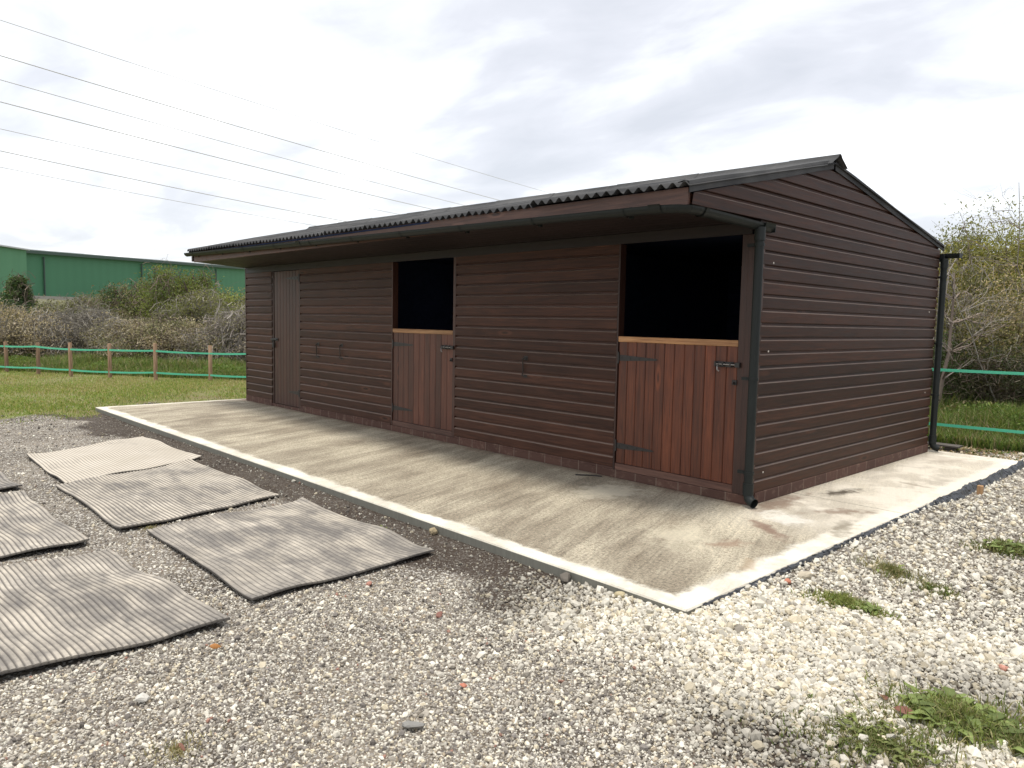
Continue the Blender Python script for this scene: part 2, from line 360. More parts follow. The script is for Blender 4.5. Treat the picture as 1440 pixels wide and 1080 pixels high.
t = M('ground_gravel_and_turf')
X, Y, Z = t.xyz
pv = t.n('ShaderNodeCombineXYZ', None, X=X, Y=Y, Z=0.0).outputs[0]
dirt = t.mix(t.step(t.noise(pv, 1.1, 6, 0.65), 0.35, 0.65), (0.10, 0.083, 0.064), (0.29, 0.25, 0.20))
dirt = t.mix(t.math('MULTIPLY', t.noise(pv, 60, 4, 0.8), 0.6), dirt, (0.05, 0.04, 0.032))
def pebbles(sc):
    vo = t.n('ShaderNodeTexVoronoi', None, Vector=pv, Scale=sc); sp = t.n('ShaderNodeSeparateColor', None, Color=vo.outputs['Color']).outputs
    col = t.ramp(sp[0], [(0.0, (0.10, 0.09, 0.08)), (0.35, (0.27, 0.25, 0.225)), (0.7, (0.42, 0.40, 0.36)), (1.0, (0.68, 0.65, 0.58))])
    return vo.outputs['Distance'], col, sp[1]
d1, c1_, s1_ = pebbles(70.0); d2, c2_, s2_ = pebbles(38.0)
cov = t.noise(pv, 1.6, 5, 0.6)
m1_ = t.math('MULTIPLY', t.math('SUBTRACT', 1.0, t.step(d1, 0.38, 0.5)), t.math('GREATER_THAN', t.math('ADD', s1_, t.math('MULTIPLY', cov, 1.2)), 0.65))
m2_ = t.math('MULTIPLY', t.math('SUBTRACT', 1.0, t.step(d2, 0.35, 0.45)), t.math('GREATER_THAN', t.math('ADD', s2_, t.math('MULTIPLY', cov, 1.0)), 1.1))
gc = t.mix(m1_, dirt, c1_); gc = t.mix(m2_, gc, c2_)
soil = t.n('ShaderNodeAttribute', {'attribute_name': 'soil'}).outputs['Fac']
soil = t.step(t.math('ADD', soil, t.math('MULTIPLY', t.math('SUBTRACT', t.noise(pv, 4, 5, 0.7), 0.5), 0.9)), 0.35, 0.75)
gc = t.mix(t.math('MULTIPLY', soil, 0.78), gc, t.mix(t.noise(pv, 30, 5, 0.7), (0.018, 0.012, 0.009), (0.062, 0.045, 0.034)))
turf = t.n('ShaderNodeAttribute', {'attribute_name': 'turf'}).outputs['Fac']
turf = t.step(t.math('ADD', turf, t.math('MULTIPLY', t.math('SUBTRACT', t.noise(pv, 1.3, 5, 0.7), 0.5), 0.8)), 0.4, 0.65)
tc = t.mix(t.step(t.noise(pv, 1.5, 5, 0.7), 0.35, 0.65), (0.20, 0.17, 0.09), (0.17, 0.20, 0.06))
gc = t.mix(turf, gc, tc)
setp(t, Base_Color=gc, Roughness=0.95, Specular_IOR_Level=0.15)
bump(t, t.math('ADD', t.math('SUBTRACT', 1.0, d1), t.math('MULTIPLY', t.noise(pv, 45, 5, 0.7), 0.8)), 0.7, 0.012)
GROUND = t.m
def turf_amt(x, y):
    a = smooth(-x+0.3*np.sin(y*1.9)+0.25*np.sin(y*4.7+x*2), 8.95, 10.2)
    b_ = smooth(y, 4.9, 5.9)*smooth(-x, -6, 3)
    return np.clip(np.maximum(a, b_), 0, 1)
def axis(lo, f0, f1, hi, step, grow=1.18):
    a = list(np.arange(f0, f1, step)); s_ = step; v = f1
    while v < hi: a.append(v); s_ *= grow; v += s_
    a.append(hi); s_ = step; v = f0-step; pre = []
    while v > lo: pre.append(v); s_ *= grow; v -= s_
    pre.append(lo); return np.array(pre[::-1]+a)
xs = axis(-450, -12, 5.5, 450, 0.09); ys = axis(-450, -7, 5.6, 450, 0.09)
GX, GY = np.meshgrid(xs, ys); GZ = zg(GX, GY)
ins = (GX > -9.42) & (GX < 0.84) & (GY > -2.16) & (GY < 4.1); GZ = np.where(ins, -0.2, GZ)
V = np.stack([GX.ravel(), GY.ravel(), GZ.ravel()], 1); nx = len(xs); ny = len(ys)
i = np.arange(nx*ny).reshape(ny, nx)
Fg = np.stack([i[:-1, :-1].ravel(), i[:-1, 1:].ravel(), i[1:, 1:].ravel(), i[1:, :-1].ravel()], 1)
g = fastmesh('ground', V, Fg, GROUND, smooth=True, kind='structure', label='gravel yard running into turf and rough land')
for nm, fn in (('soil', soil_amt), ('turf', turf_amt)):
    g.data.attributes.new(nm, 'FLOAT', 'POINT').data.foreach_set('value', fn(V[:, 0], V[:, 1]).astype(np.float32))

# slab in two pours with an open joint
for (a0, a1, lab) in ((-2.246, 0.690, 'front'), (0.702, 4.2, 'rear')):
    mb = MB(); mb.box(-9.5, 0.915, a0, a1, -0.25, 0.0, bev=0.008)
    mb.obj('concrete_slab', SLAB, kind='structure', label='pale tamped concrete slab, %s pour' % lab)

# ------------------------------------------------------------------ the stable
ST = empty('timber_stable', (-4.6, 0, 0), category='stable', label='long dark brown timber stable block with corrugated roof and open half doors')
P = 0.1145; ZB = 0.095
PROF = [(0.0, 0.004), (0.0, 0.0215), (0.003, 0.0225), (0.082, 0.0225), (0.084, 0.0220), (0.0925, 0.0120), (0.0945, 0.0065), (P, 0.0040)]
def boards(mb, z0, z1, lim, put, seed=0, cuts=True, P=P):
    """shiplap boards; lim(z)->(u0,u1); put(u,out,z)->xyz"""
    rr = random.Random(seed); z = z0; k = 0
    while z < z1-0.012:
        dz = rr.uniform(-0.0012, 0.0012); do = rr.uniform(-0.001, 0.0015); a = rr.random()
        pr = [(z+q*P/0.1145+dz*(1 if 0 < i_ < 7 else 0), o_+do) for i_, (q, o_) in enumerate(PROF) if z+q*P/0.1145 < z1+1e-4]
        u0, u1 = lim(z); 
        # optional butt joint
        segs = [(0, 1)]
        if cuts and u1-u0 > 2.6 and rr.random() < 0.22:
            c_ = rr.uniform(0.3, 0.7); segs = [(0, c_-0.0006), (c_+0.0006, 1)]
        for (s0, s1) in segs:
            vs = []; aa = a if s0 == 0 else rr.random()
            if len(pr) < 2: continue
            for (zq, oq) in pr:
                l0, l1 = lim(zq)
                if l1 < l0: l0 = l1 = (l0+l1)/2
                vs += [put(l0+(l1-l0)*s0, oq, zq), put(l0+(l1-l0)*s1, oq, zq)]
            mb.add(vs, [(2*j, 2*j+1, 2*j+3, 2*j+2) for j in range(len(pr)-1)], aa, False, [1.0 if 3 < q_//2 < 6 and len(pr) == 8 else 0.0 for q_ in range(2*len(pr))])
        z += P; k += 1
# front wall cladding, facing -y
for (u0, u1, sd_) in ((-9.21, -8.262, 3), (-7.335, -4.945, 4), (-3.672, -1.362, 5)):
    front = MB(); boards(front, ZB, 2.125, lambda z, u0=u0, u1=u1: (u0, u1), lambda u, o, z: (u, -o, z), sd_)
    front.box(u0+.002, u1-.002, -0.0035, 0.05, ZB+.002, 2.123, 0.5)
    front.obj('front_wall', WX, ST, fix=False)
mb = MB(); mb.box(-9.21, 0.0, -0.016, 0.05, 2.127, 2.30, 0.4); mb.box(-9.16, -0.06, -0.034, -0.0165, 2.112, 2.2, 0.3); mb.obj('lintel', WSOF, ST)
# gable wall (faces +x), pentagon that also closes the canopy end
YR, ZR = 1.13, 2.775
def roofz(y): return 2.288+(ZR-2.288)*(y+1.0)/(YR+1.0) if y < YR else ZR-(ZR-2.325)*(y-YR)/(3.99-YR)
def glim(z):
    if z < 2.215: return (0.0, 3.98)
    y0 = -0.985 if z <= 2.288 else -1.0+(z-2.288)*(YR+1.0)/(ZR-2.288)
    y1 = 3.98 if z <= 2.325 else YR+(ZR-z)*(3.99-YR)/(ZR-2.325)
    return (y0, y1)
gab = MB()
# board course start chosen so a course begins at the canopy level
PG = (2.2155-ZB)/19
boards(gab, ZB, 2.2155, lambda z: (0.0, 3.98), lambda u, o, z: (o-0.004, u, z), 11, False, PG)
boards(gab, 2.2155, ZR, lambda z: glim(max(z, 2.22)), lambda u, o, z: (o-0.004, u, z), 12, False, PG)
gab.box(-0.06, -0.002, 0.0, 3.98, ZB, 2.2, 0.5)
gv = [(-0.002, y, z) for (y, z) in ((-0.985, 2.222), (-0.985, 2.286), (YR, ZR-0.004), (3.98, 2.325), (3.98, 2.222))]
gab.add(gv+[(x-0.05, y, z) for (x, y, z) in gv], [(0, 1, 2, 3, 4), (9, 8, 7, 6, 5)]+[(j, (j+1) % 5, (j+1) % 5+5, j+5) for j in range(5)], 0.5)
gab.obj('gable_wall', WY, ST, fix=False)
mb = MB()
for (y, z) in ((0.155, 1.21), (0.16, 0.245), (0.17, 1.9), (3.75, 1.6), (3.78, 0.7)): mb = MB(); mb.tube([(0.0155, y, z), (0.021, y, z)], 0.008, 8); mb.obj('screw_cap', CAP, ST)
lg = MB(); boards(lg, ZB, 2.2, lambda z: (0.0, 3.98), lambda u, o, z: (-9.206-o, u, z), 13)
gv = [(-9.2, y, z) for (y, z) in ((0, ZB), (0, 2.2), (-0.9, 2.25), (-0.9, 2.33), (YR, 2.84), (3.98, 2.37), (3.98, ZB))]
lg.add(gv+[(x+0.05, y, z) for (x, y, z) in gv], [tuple(range(7)), tuple(range(13, 6, -1))]+[(j, (j+1) % 7, (j+1) % 7+7, j+7) for j in range(7)], 0.5)
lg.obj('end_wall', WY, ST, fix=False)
mb = MB(); boards(mb, ZB, 2.3, lambda z: (-9.2, 0.0), lambda u, o, z: (u, 3.98+o, z), 14); mb.box(-9.148, -0.07, 3.93, 3.975, ZB, 2.32, .5); mb.obj('rear_wall', WX, ST, fix=False)
mb = MB()
def one(name, mat, *a, **k): q_ = MB(); q_.box(*a, **k); return q_.obj(name, mat, ST)
class _L:
    def box(s, *a, **k): one('lining', WIN, *a, **k)
    def obj(s, *a, **k): pass
mb = _L()
mb.box(-9.14, -0.07, 3.90, 3.925, 0.01, 2.33); mb.box(-5.72, -5.68, 0.06, 3.89, 0.01, 2.35); mb.box(-2.62, -2.58, 0.06, 3.89, 0.01, 2.35)
mb.box(-0.085, -0.065, 0.06, 3.89, 0.01, 2.3); mb.box(-9.14, -9.12, 0.06, 3.89, 0.01, 2.3)
for (u0, u1) in ((-9.1, -8.3), (-7.3, -5.0), (-3.62, -1.42)): mb.box(u0, u1, 0.052, 0.07, 0.01, 2.1)
mb.box(-9.1, -0.09, 0.09, 3.88, 0.006, 0.03); mb.box(-9.1, -0.09, 0.05, 3.88, 2.215, 2.24)
mb.obj('lining', WIN, ST)
# brick plinth
class _B(_L):
    def box(s, *a, **k): one('plinth', BRICK, *a, **k)
mb = _B()
mb.box(-9.225, -8.27, -0.03, 0.04, 0.001, ZB-0.003, bev=0.004); mb.box(-7.33, 0.004, -0.03, 0.04, 0.001, 0.072, bev=0.004); mb.box(-8.268, -7.332, -0.022, 0.04, 0.001, 0.045, bev=0.003)
mb.box(-7.33, -4.95, -0.028, 0.04, 0.0725, ZB-.003, bev=.003); mb.box(-3.67, -1.36, -0.028, 0.04, 0.0725, ZB-.003, bev=.003)
mb.box(-0.06, 0.024, 0.041, 3.99, 0.001, ZB-0.003, bev=0.004); mb.box(-9.225, -9.15, 0.041, 3.99, 0.001, ZB-0.003, bev=0.004)
mb.obj('plinth', BRICK, ST)
# corner posts and trims
mb = MB()
mb.box(-0.085, -0.002, -0.034, 0.04, 0.074, 2.11, 0.3, 0.003); mb.obj('corner_post', WZ, ST)
mb = MB(); mb.box(-9.226, -9.2, -0.026, 0.02, ZB, 2.2, 0.2, 0.002); mb.obj('corner_post', WZ, ST)

# doors ---------------------------------------------------------------
def frame(x0, x1, jl, jr, top, parent, thr=True):
    for a0_, b0_ in ((x0, x0+jl), (x1-jr, x1)):
        mb = MB(); mb.box(a0_, b0_, -0.024, 0.06, 0.074, top, None, 0.002); mb.obj('jamb', WZ, parent)
    if thr:
        mb = MB(); mb.box(x0+jl+.001, x1-jr-.001, -0.020, 0.05, 0.074, 0.135, None, 0.003); mb.obj('threshold', WFAS, parent)
def vboards(mb, x0, x1, z0, z1, n, yf, th=0.02, seed=0):
    rr = random.Random(seed); w_ = (x1-x0)/n
    for k in range(n):
        a_, b_ = x0+k*w_+0.0012, x0+(k+1)*w_-0.0012; rv = rr.random(); y_ = yf+rr.uniform(-.0008, .0008); c_ = 0.006
        vs = []
        for z in (z0, z1): vs += [(a_, y_+th, z), (a_, y_+c_, z), (a_+c_, y_, z), (b_-c_, y_, z), (b_, y_+c_, z), (b_, y_+th, z)]
        mb.add(vs, [(j, (j+1) % 6, (j+1) % 6+6, j+6) for j in range(6)]+[(0, 1, 2, 3, 4, 5), (11, 10, 9, 8, 7, 6)], rv)
def strap(x0, x1, z, y, parent, mat=IRON, flip=False, h=0.026):
    """tee hinge: knuckle plate at x0, tapering strap to x1"""
    mb = MB(); s_ = 1 if x1 > x0 else -1
    pts = [(x0, h), (x0+s_*0.06, h), (x1-s_*0.02, h*0.32), (x1, 0.0)]
    vs = []
    for yy in (y, y-0.004):
        vs += [(px_, yy, z+q) for px_, q in pts] + [(px_, yy, z-q) for px_, q in pts[::-1][1:]]
    n = 7; mb.add(vs, [tuple(range(n)), tuple(range(2*n-1, n-1, -1))]+[(j, (j+1) % n, (j+1) % n+n, j+n) for j in range(n)], .5)
    mb.box(x0-s_*0.030, x0-s_*0.006, y-0.010, y+0.002, z-0.055, z+0.055, .5, 0.001)
    mb.tube([(x0-s_*0.003, y-0.007, z-0.05), (x0-s_*0.003, y-0.007, z+0.05)], 0.006, 8)
    for q in (0.03, 0.12, 0.22): mb.tube([(x0+s_*q, y-0.003, z), (x0+s_*q, y-0.008, z)], 0.006, 8)
    return mb.obj('hinge', mat, parent)
def bolt(x0, x1, z, y, parent):
    mb = MB(); mb.box(x0, x1-0.05, y-0.004, y, z-0.022, z+0.022, .5, .001)
    for q in (x0+0.02, (x0+x1-0.05)/2, x1-0.07): mb.box(q-0.008, q+0.008, y-0.024, y-0.004, z-0.017, z+0.017, .5, .002)
    mb.box(x1-0.032, x1+0.012, y-0.024, y+0.0, z-0.02, z+0.02, .5, .002)
    o = mb.obj('bolt', IRON, parent)
    mb = MB(); mb.tube([(x0+0.03, y-0.016, z), (x1+0.01, y-0.016, z)], 0.0075, 10)
    mb.tube([(x0+0.05, y-0.018, z), (x0+0.05, y-0.04, z-0.012), (x0+0.055, y-0.045, z-0.045), (x0+0.07, y-0.04, z-0.055)], 0.006, 8)
    r_ = mb.obj('bolt_rod', STEEL); r_.parent = o; r_.matrix_parent_inverse = o.matrix_parent_inverse
    mb = MB(); mb.box(x1-0.055, x1-0.015, y-0.010, y, z-0.16, z-0.12, .4, .002); mb.tube([(x1-0.035, y-0.01, z-0.14), (x1-0.035, y-0.022, z-0.15)], 0.008, 8); mb.obj('kick_latch', IRON, parent)

def half_door(x0, x1, jl, jr, mat, n, seed, label, top=2.112):
    D = empty('stable_door', ((x0+x1)/2, 0, 0.07)); D.parent = ST; D.matrix_parent_inverse = Matrix.Translation(-Vector(ST.location)); D['label'] = label
    bpy.context.view_layer.update()
    def pl_(o):
        o.parent = D; o.matrix_parent_inverse = Matrix.Translation(-Vector(((x0+x1)/2, 0, 0.07))); return o
    class PP: pass
    # frame belongs to the building, leaf and ironwork to the door
    frame(x0, x1, jl, jr, top, ST)
    a_, b_ = x0+jl+0.004, x1-jr-0.004
    mb = MB(); vboards(mb, a_, b_, 0.14, 1.247, n, -0.012, 0.02, seed); mb.box(a_+.03, b_-.03, 0.0095, 0.03, 0.16, 0.26); mb.box(a_+.03, b_-.03, 0.0095, 0.03, 1.10, 1.20)
    pl_(mb.obj('leaf', mat))
    mb = MB(); mb.box(a_-0.002, b_+0.002, -0.024, 0.034, 1.242, 1.291, None, 0.004); pl_(mb.obj('top_strip', WCHEW, None, label='worn orange-brown top strip gnawed by horses'))
    return D, a_, b_, pl_
def adopt(pl_, mk):
    before = set(bpy.data.objects); mk(); 
    for o in set(bpy.data.objects)-before:
        if o.parent is None: pl_(o)
Dp, a_, b_, pl_ = half_door(-1.36, -0.086, 0.018, 0.058, WD1, 12, 31, 'reddish brown lower stable door beside the downpipe')
adopt(pl_, lambda: (strap(a_+0.01, a_+0.43, 1.098, -0.0135, None), strap(a_+0.01, a_+0.42, 0.298, -0.0135, None), bolt(b_-0.20, b_+0.025, 1.098, -0.026, None)))
Dp, a_, b_, pl_ = half_door(-4.943, -3.674, 0.022, 0.045, WD2, 11, 32, 'duller brown lower stable door in the middle of the wall')
adopt(pl_, lambda: (strap(a_+0.01, a_+0.43, 1.098, -0.0135, None), strap(a_+0.01, a_+0.42, 0.298, -0.0135, None), bolt(b_-0.20, b_+0.025, 1.098, -0.026, None)))
# tack room door
TD = empty('tack_door', (-7.8, 0, 0.05)); TD.parent = ST; TD.matrix_parent_inverse = Matrix.Translation(-Vector(ST.location)); TD['label'] = 'narrow full height door of vertical boards'
def plT(o): o.parent = TD; o.matrix_parent_inverse = Matrix.Translation(-Vector((-7.8, 0, 0.05))); return o
mb = MB(); mb.box(-8.26, -8.215, -0.012, 0.05, 0.047, 2.11, .2, .002); mb.obj('jamb', WZ, ST)
mb = MB(); mb.box(-7.375, -7.337, -0.020, 0.05, 0.047, 2.11, .2, .002); mb.obj('jamb', WZ, ST)
mb = MB(); vboards(mb, -8.185, -7.38, 0.055, 2.105, 8, -0.014, 0.02, 33); mb.box(-8.2, -7.39, 0.008, 0.03, 0.2, 0.3); plT(mb.obj('leaf', WD3))
mb = MB(); mb.box(-8.21, -7.38, 0.031, 0.05, 0.05, 2.1); mb.obj('lining', WIN, ST)
hz = strap(-7.385, -7.78, 1.99, -0.0155, None, IRON); plT(hz); hz = strap(-7.385, -7.72, 0.27, -0.0155, None, IRON); plT(hz)
adopt(plT, lambda: None)
mb = MB(); mb.box(-8.27, -8.05, -0.027, -0.021, 1.035, 1.075, .5, .001); mb.tube([(-8.28, -0.036, 1.055), (-8.07, -0.036, 1.055)], .008, 8)
mb.box(-8.20, -8.15, -0.05, -0.028, 0.93, 1.0, .5, .004); mb.tube([(-8.195, -.04, 1.0), (-8.19, -.04, 1.04), (-8.16, -.04, 1.04), (-8.155, -.04, 1.0)], .005, 6); plT(mb.obj('bolt', IRON))
# cabin hooks on the wall
for (hx, hz_) in ((-6.80, 1.03), (-6.15, 1.035), (-2.54, 1.035)):
    mb = MB(); mb.box(hx-0.012, hx+0.042, -0.024, -0.0205, hz_-0.022, hz_+0.022, .5, .001)
    ring = [(hx+0.015+0.014*math.cos(q), -0.036-0.012*abs(math.sin(q)), hz_+0.014*math.sin(q)) for q in np.linspace(0, 2*math.pi, 9)]
    mb.tube(ring, 0.004, 6)
    mb.tube([(hx+0.012, -0.05, hz_), (hx-0.008, -0.055, hz_-0.004), (hx-0.010, -0.045, hz_-0.03), (hx-0.008, -0.04, hz_-0.15), (hx-0.028, -0.04, hz_-0.178), (hx+0.01, -0.04, hz_-0.183), (hx+0.03, -0.035, hz_-0.178)], 0.0055, 6)
    mb.box(hx-0.02, hx+0.04, -0.024, -0.0205, hz_-0.198, hz_-0.17, .5, .001)
    mb.obj('hook', IRON, ST)

# canopy -----------------------------------------------------------------
LF, RF = Vector((-9.2, -0.915, 0)), Vector((-0.004, -0.992, 0))
def lerp(a, b, q): return a+(b-a)*q
mb = MB()
def slant(mb, pts_l, pts_r, a=None):
    n = len(pts_l); mb.add([*pts_l, *pts_r], [tuple(range(n)), tuple(range(2*n-1, n-1, -1))]+[(j, (j+1) % n, (j+1) % n+n, j+n) for j in range(n)], a)
slant(mb, [(-9.07, -.885, 2.232), (-9.07, -.91, 2.232), (-9.07, -.91, 2.392), (-9.07, -.885, 2.392)], [(0.001, -.985, 2.212), (0.001, -1.01, 2.212), (0.001, -1.01, 2.326), (0.001, -.985, 2.326)])
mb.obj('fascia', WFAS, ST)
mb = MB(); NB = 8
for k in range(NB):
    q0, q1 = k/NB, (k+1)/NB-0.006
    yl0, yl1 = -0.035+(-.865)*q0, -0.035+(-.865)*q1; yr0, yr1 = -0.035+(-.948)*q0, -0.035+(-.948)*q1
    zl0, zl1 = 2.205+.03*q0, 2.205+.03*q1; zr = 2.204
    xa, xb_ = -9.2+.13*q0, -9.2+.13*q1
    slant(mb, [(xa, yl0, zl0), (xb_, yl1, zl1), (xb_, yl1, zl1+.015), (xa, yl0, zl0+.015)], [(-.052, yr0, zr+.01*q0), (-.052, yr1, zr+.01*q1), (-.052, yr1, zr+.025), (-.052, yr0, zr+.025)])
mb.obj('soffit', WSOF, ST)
# corrugated roof: two slopes with real waves, lapped sheets
PIT = 0.095; AMP = 0.017
X0, X1 = -9.16, 0.045
nxr = int((X1-X0)/PIT*10); xr = np.linspace(X0, X1, nxr)
sheet = np.floor((xr-X0)/0.855); rs = np.random.default_rng(5); so_ = rs.uniform(-0.003, 0.006, 20)
ph = xr/PIT*2*math.pi
wave = AMP*np.cos(ph) + so_[sheet.astype(int)]
frac = ((xr-X0)/0.855) % 1.0; wave = wave + np.where(frac < 0.10, 0.009, 0)
sag = 0.006*np.sin(xr*1.9)+0.004*np.sin(xr*4.1+1)
def slope(name, yl, zl, yr_, zr_, Ryl, Rzl, Ryr, Rzr, parent):
    q = (xr-X0)/(X1-X0); ns = 7; rows = []
    for s_ in np.linspace(0, 1, ns):
        ye = yl+(yr_-yl)*q; ze = zl+(zr_-zl)*q; yt = Ryl+(Ryr-Ryl)*q; zt = Rzl+(Rzr-Rzl)*q
        jag = so_[sheet.astype(int)]*4*(1-s_)*np.sign(yt-ye)
        rows.append(np.stack([xr, ye+(yt-ye)*s_+jag*-1, ze+(zt-ze)*s_+wave+sag*(1-abs(2*s_-1))], 1))
    A = np.array(rows); B = A.copy(); B[:, :, 2] -= 0.004
    Vt = np.concatenate([A.reshape(-1, 3), B.reshape(-1, 3)]); n = nxr*ns
    i = np.arange(n).reshape(ns, nxr)
    f1 = np.stack([i[:-1, :-1].ravel(), i[:-1, 1:].ravel(), i[1:, 1:].ravel(), i[1:, :-1].ravel()], 1)
    f2 = f1[:, ::-1]+n
    e = i[0]; f3 = np.stack([e[:-1], e[:-1]+n, e[1:]+n, e[1:]], 1); e = i[-1]; f4 = np.stack([e[:-1], e[1:], e[1:]+n, e[:-1]+n], 1)
    e = i[:, 0]; f5 = np.stack([e[:-1], e[1:], e[1:]+n, e[:-1]+n], 1); e = i[:, -1]; f6 = np.stack([e[:-1], e[:-1]+n, e[1:]+n, e[1:]], 1)
    return fastmesh(name, Vt, np.concatenate([f1, f2, f3, f4, f5, f6]), ROOF, parent, smooth=True)
ro = slope('roof', -0.965, 2.402, -1.045, 2.340, YR+.02, 2.935, YR, ZR+.045, ST)
rb = slope('roof', 4.12, 2.38, 4.06, 2.345, YR+.025, 2.935, YR+.005, ZR+.045, ST)
# boarded deck under the sheets
for (yl, zl, yr__, zr__) in ((-0.93, 2.402, -1.0, 2.348), (4.02, 2.385, 3.99, 2.355)):
    mb = MB(); dd = AMP+.005
    slant(mb, [(-9.1, yl, zl-dd), (-9.1, YR, 2.93-dd), (-9.1, YR, 2.912-dd), (-9.1, yl, zl-dd-.018)], [(-.06, yr__, zr__-dd), (-.06, YR, ZR+.04-dd), (-.06, YR, ZR+.022-dd), (-.06, yr__, zr__-dd-.018)])
    mb.obj('roof_deck', WIN, ST)
# ridge cap, in lapped lengths
mb = MB(); L = 1.02; x = -9.20; k = 0
prof_o = [(-0.155, -0.052), (-0.10, -0.018), (-0.045, 0.012), (-0.012, 0.045), (0.012, 0.045), (0.045, 0.012), (0.10, -0.018), (0.155, -0.052)]
prof = prof_o+[(q, h-0.004) for q, h in prof_o[::-1]]
while x < 0.0:
    x1_ = min(x+L, 0.075); lift = 0.004*(k % 2)
    path = []
    for xx in (x, x1_):
        q = (xx-X0)/(X1-X0); path.append((xx, YR+.01, 2.948+(ZR+.06-2.948)*q+lift))
    mb.sweep(prof, path, [(0, 0, 1)]*2, [(0, 1, 0)]*2, smooth=False); x = x1_-0.04 if x1_ < 0.07 else 9; k += 1
rc = mb.obj('ridge_cap', ROOF, None, fix=True); rc.parent = ro
# verge trims bent over the gable edge
def verge(y0, z0, y1, z1, xv, w_out):
    mb = MB(); n = 9; prof = [(-0.07, 0.022), (-0.02, 0.030), (0.015, 0.022), (w_out, 0.0), (w_out+.002, -0.055), (w_out-.003, -0.055), (w_out-.006, -.004), (0.012, 0.015), (-.02, .024), (-.07, .017)]
    path = [(xv, y0+(y1-y0)*q, z0+(z1-z0)*q+0.004*math.sin(q*9)) for q in np.linspace(0, 1, n)]
    mb.sweep(prof, path, [(0, 0, 1)]*n, [(1, 0, 0)]*n, smooth=False)
    v = mb.obj('verge_trim', ROOF, None); v.parent = ro
mb = MB()
for (ya, za, yb, zb2) in ((-.955, 2.408, YR, 2.943), (YR+.001, 2.943, 4.08, 2.392)):
    mb.add([(x_, y_, z_) for x_ in (-9.165, -9.145) for (y_, z_) in ((ya, za-.075), (ya, za+.018), (yb, zb2+.018), (yb, zb2-.075))], [(0, 1, 2, 3), (7, 6, 5, 4), (0, 4, 5, 1), (1, 5, 6, 2), (2, 6, 7, 3), (3, 7, 4, 0)], .4)
mb.obj('bargeboard', WZ, ST)
verge(-1.045, 2.338, YR-.02, ZR+.038, 0.012, 0.022); verge(YR+.03, ZR+.036, 4.07, 2.343, 0.010, 0.018)
# gutters ------------------------------------------------------------------
GR = 0.052
gp = [(GR*math.cos(q), GR*math.sin(q)) for q in np.linspace(math.pi, 2*math.pi, 11)]
gprof = [(-GR-.004, 0.0)]+gp[0:]+[(GR+.004, 0.0)]+[((GR-.003)*math.cos(q), (GR-.003)*math.sin(q)) for q in np.linspace(2*math.pi, math.pi, 11)]
def gutter(path, parent, name='gutter'):
    mb = MB(); path = [Vector(p) for p in path]; sides = []
    for i_, p in enumerate(path):
        tt = (path[min(i_+1, len(path)-1)]-path[max(i_-1, 0)]); tt.z = 0; tt.normalize(); sides.append(Vector((tt.y, -tt.x, 0)))
    mb.sweep(gprof, path, [(0, 0, 1)]*len(path), sides, smooth=False)
    return mb.obj(name, PLASTIC, parent)
gfl = lambda x: Vector((x, -0.968-(x+9.2)/9.2*0.092, 2.372-(x+9.2)/9.2*0.162))
pth = [gfl(x) for x in np.linspace(-9.19, -0.22, 6)]
c0 = Vector((-0.075, -1.06, 2.208))
pth += [(-0.12, -1.055, 2.208), (-0.055, -1.03, 2.207), (-0.015, -0.975, 2.206), (-0.004, -0.90, 2.205), (0.0, -0.5, 2.195), (0.004, 0.03, 2.18)]
gt = gutter(pth, ST)
def gpart(mb, nm): o = mb.obj(nm, PLASTIC); o.parent = gt
for x in list(np.arange(-8.85, -0.3, 0.93)):
    mb = MB(); p = gfl(x); wd = 0.012
    vs = []
    for xx in (x-wd, x+wd):
        for q in np.linspace(math.pi, 2*math.pi, 9): vs.append((xx, p.y+(GR+.006)*math.cos(q), p.z+(GR+.006)*math.sin(q)))
    mb.add(vs, [(j, j+1, j+10, j+9) for j in range(8)], .5, True)
    mb.box(x-wd, x+wd, p.y+.046, p.y+.075, p.z-0.06, p.z+0.02, .5); gpart(mb, 'bracket')
for x in (-5.4, -0.20):
    mb = MB(); p = gfl(x); path = [(x-.05, p.y, p.z+.001), (x+.05, p.y, p.z-.001)]
    big = [(q*1.14, h*1.14+0.004) for q, h in gprof]; mb.sweep(big, path, [(0, 0, 1)]*2, [(0, -1, 0)]*2); gpart(mb, 'union')
mb = MB(); mb.sweep([(q*1.12, h*1.12) for q, h in gprof], [(-.002, -.86, 2.204), (-.001, -.82, 2.204)], [(0, 0, 1)]*2, [(1, 0, 0)]*2); gpart(mb, 'union')
# left stop end spout
mb = MB()
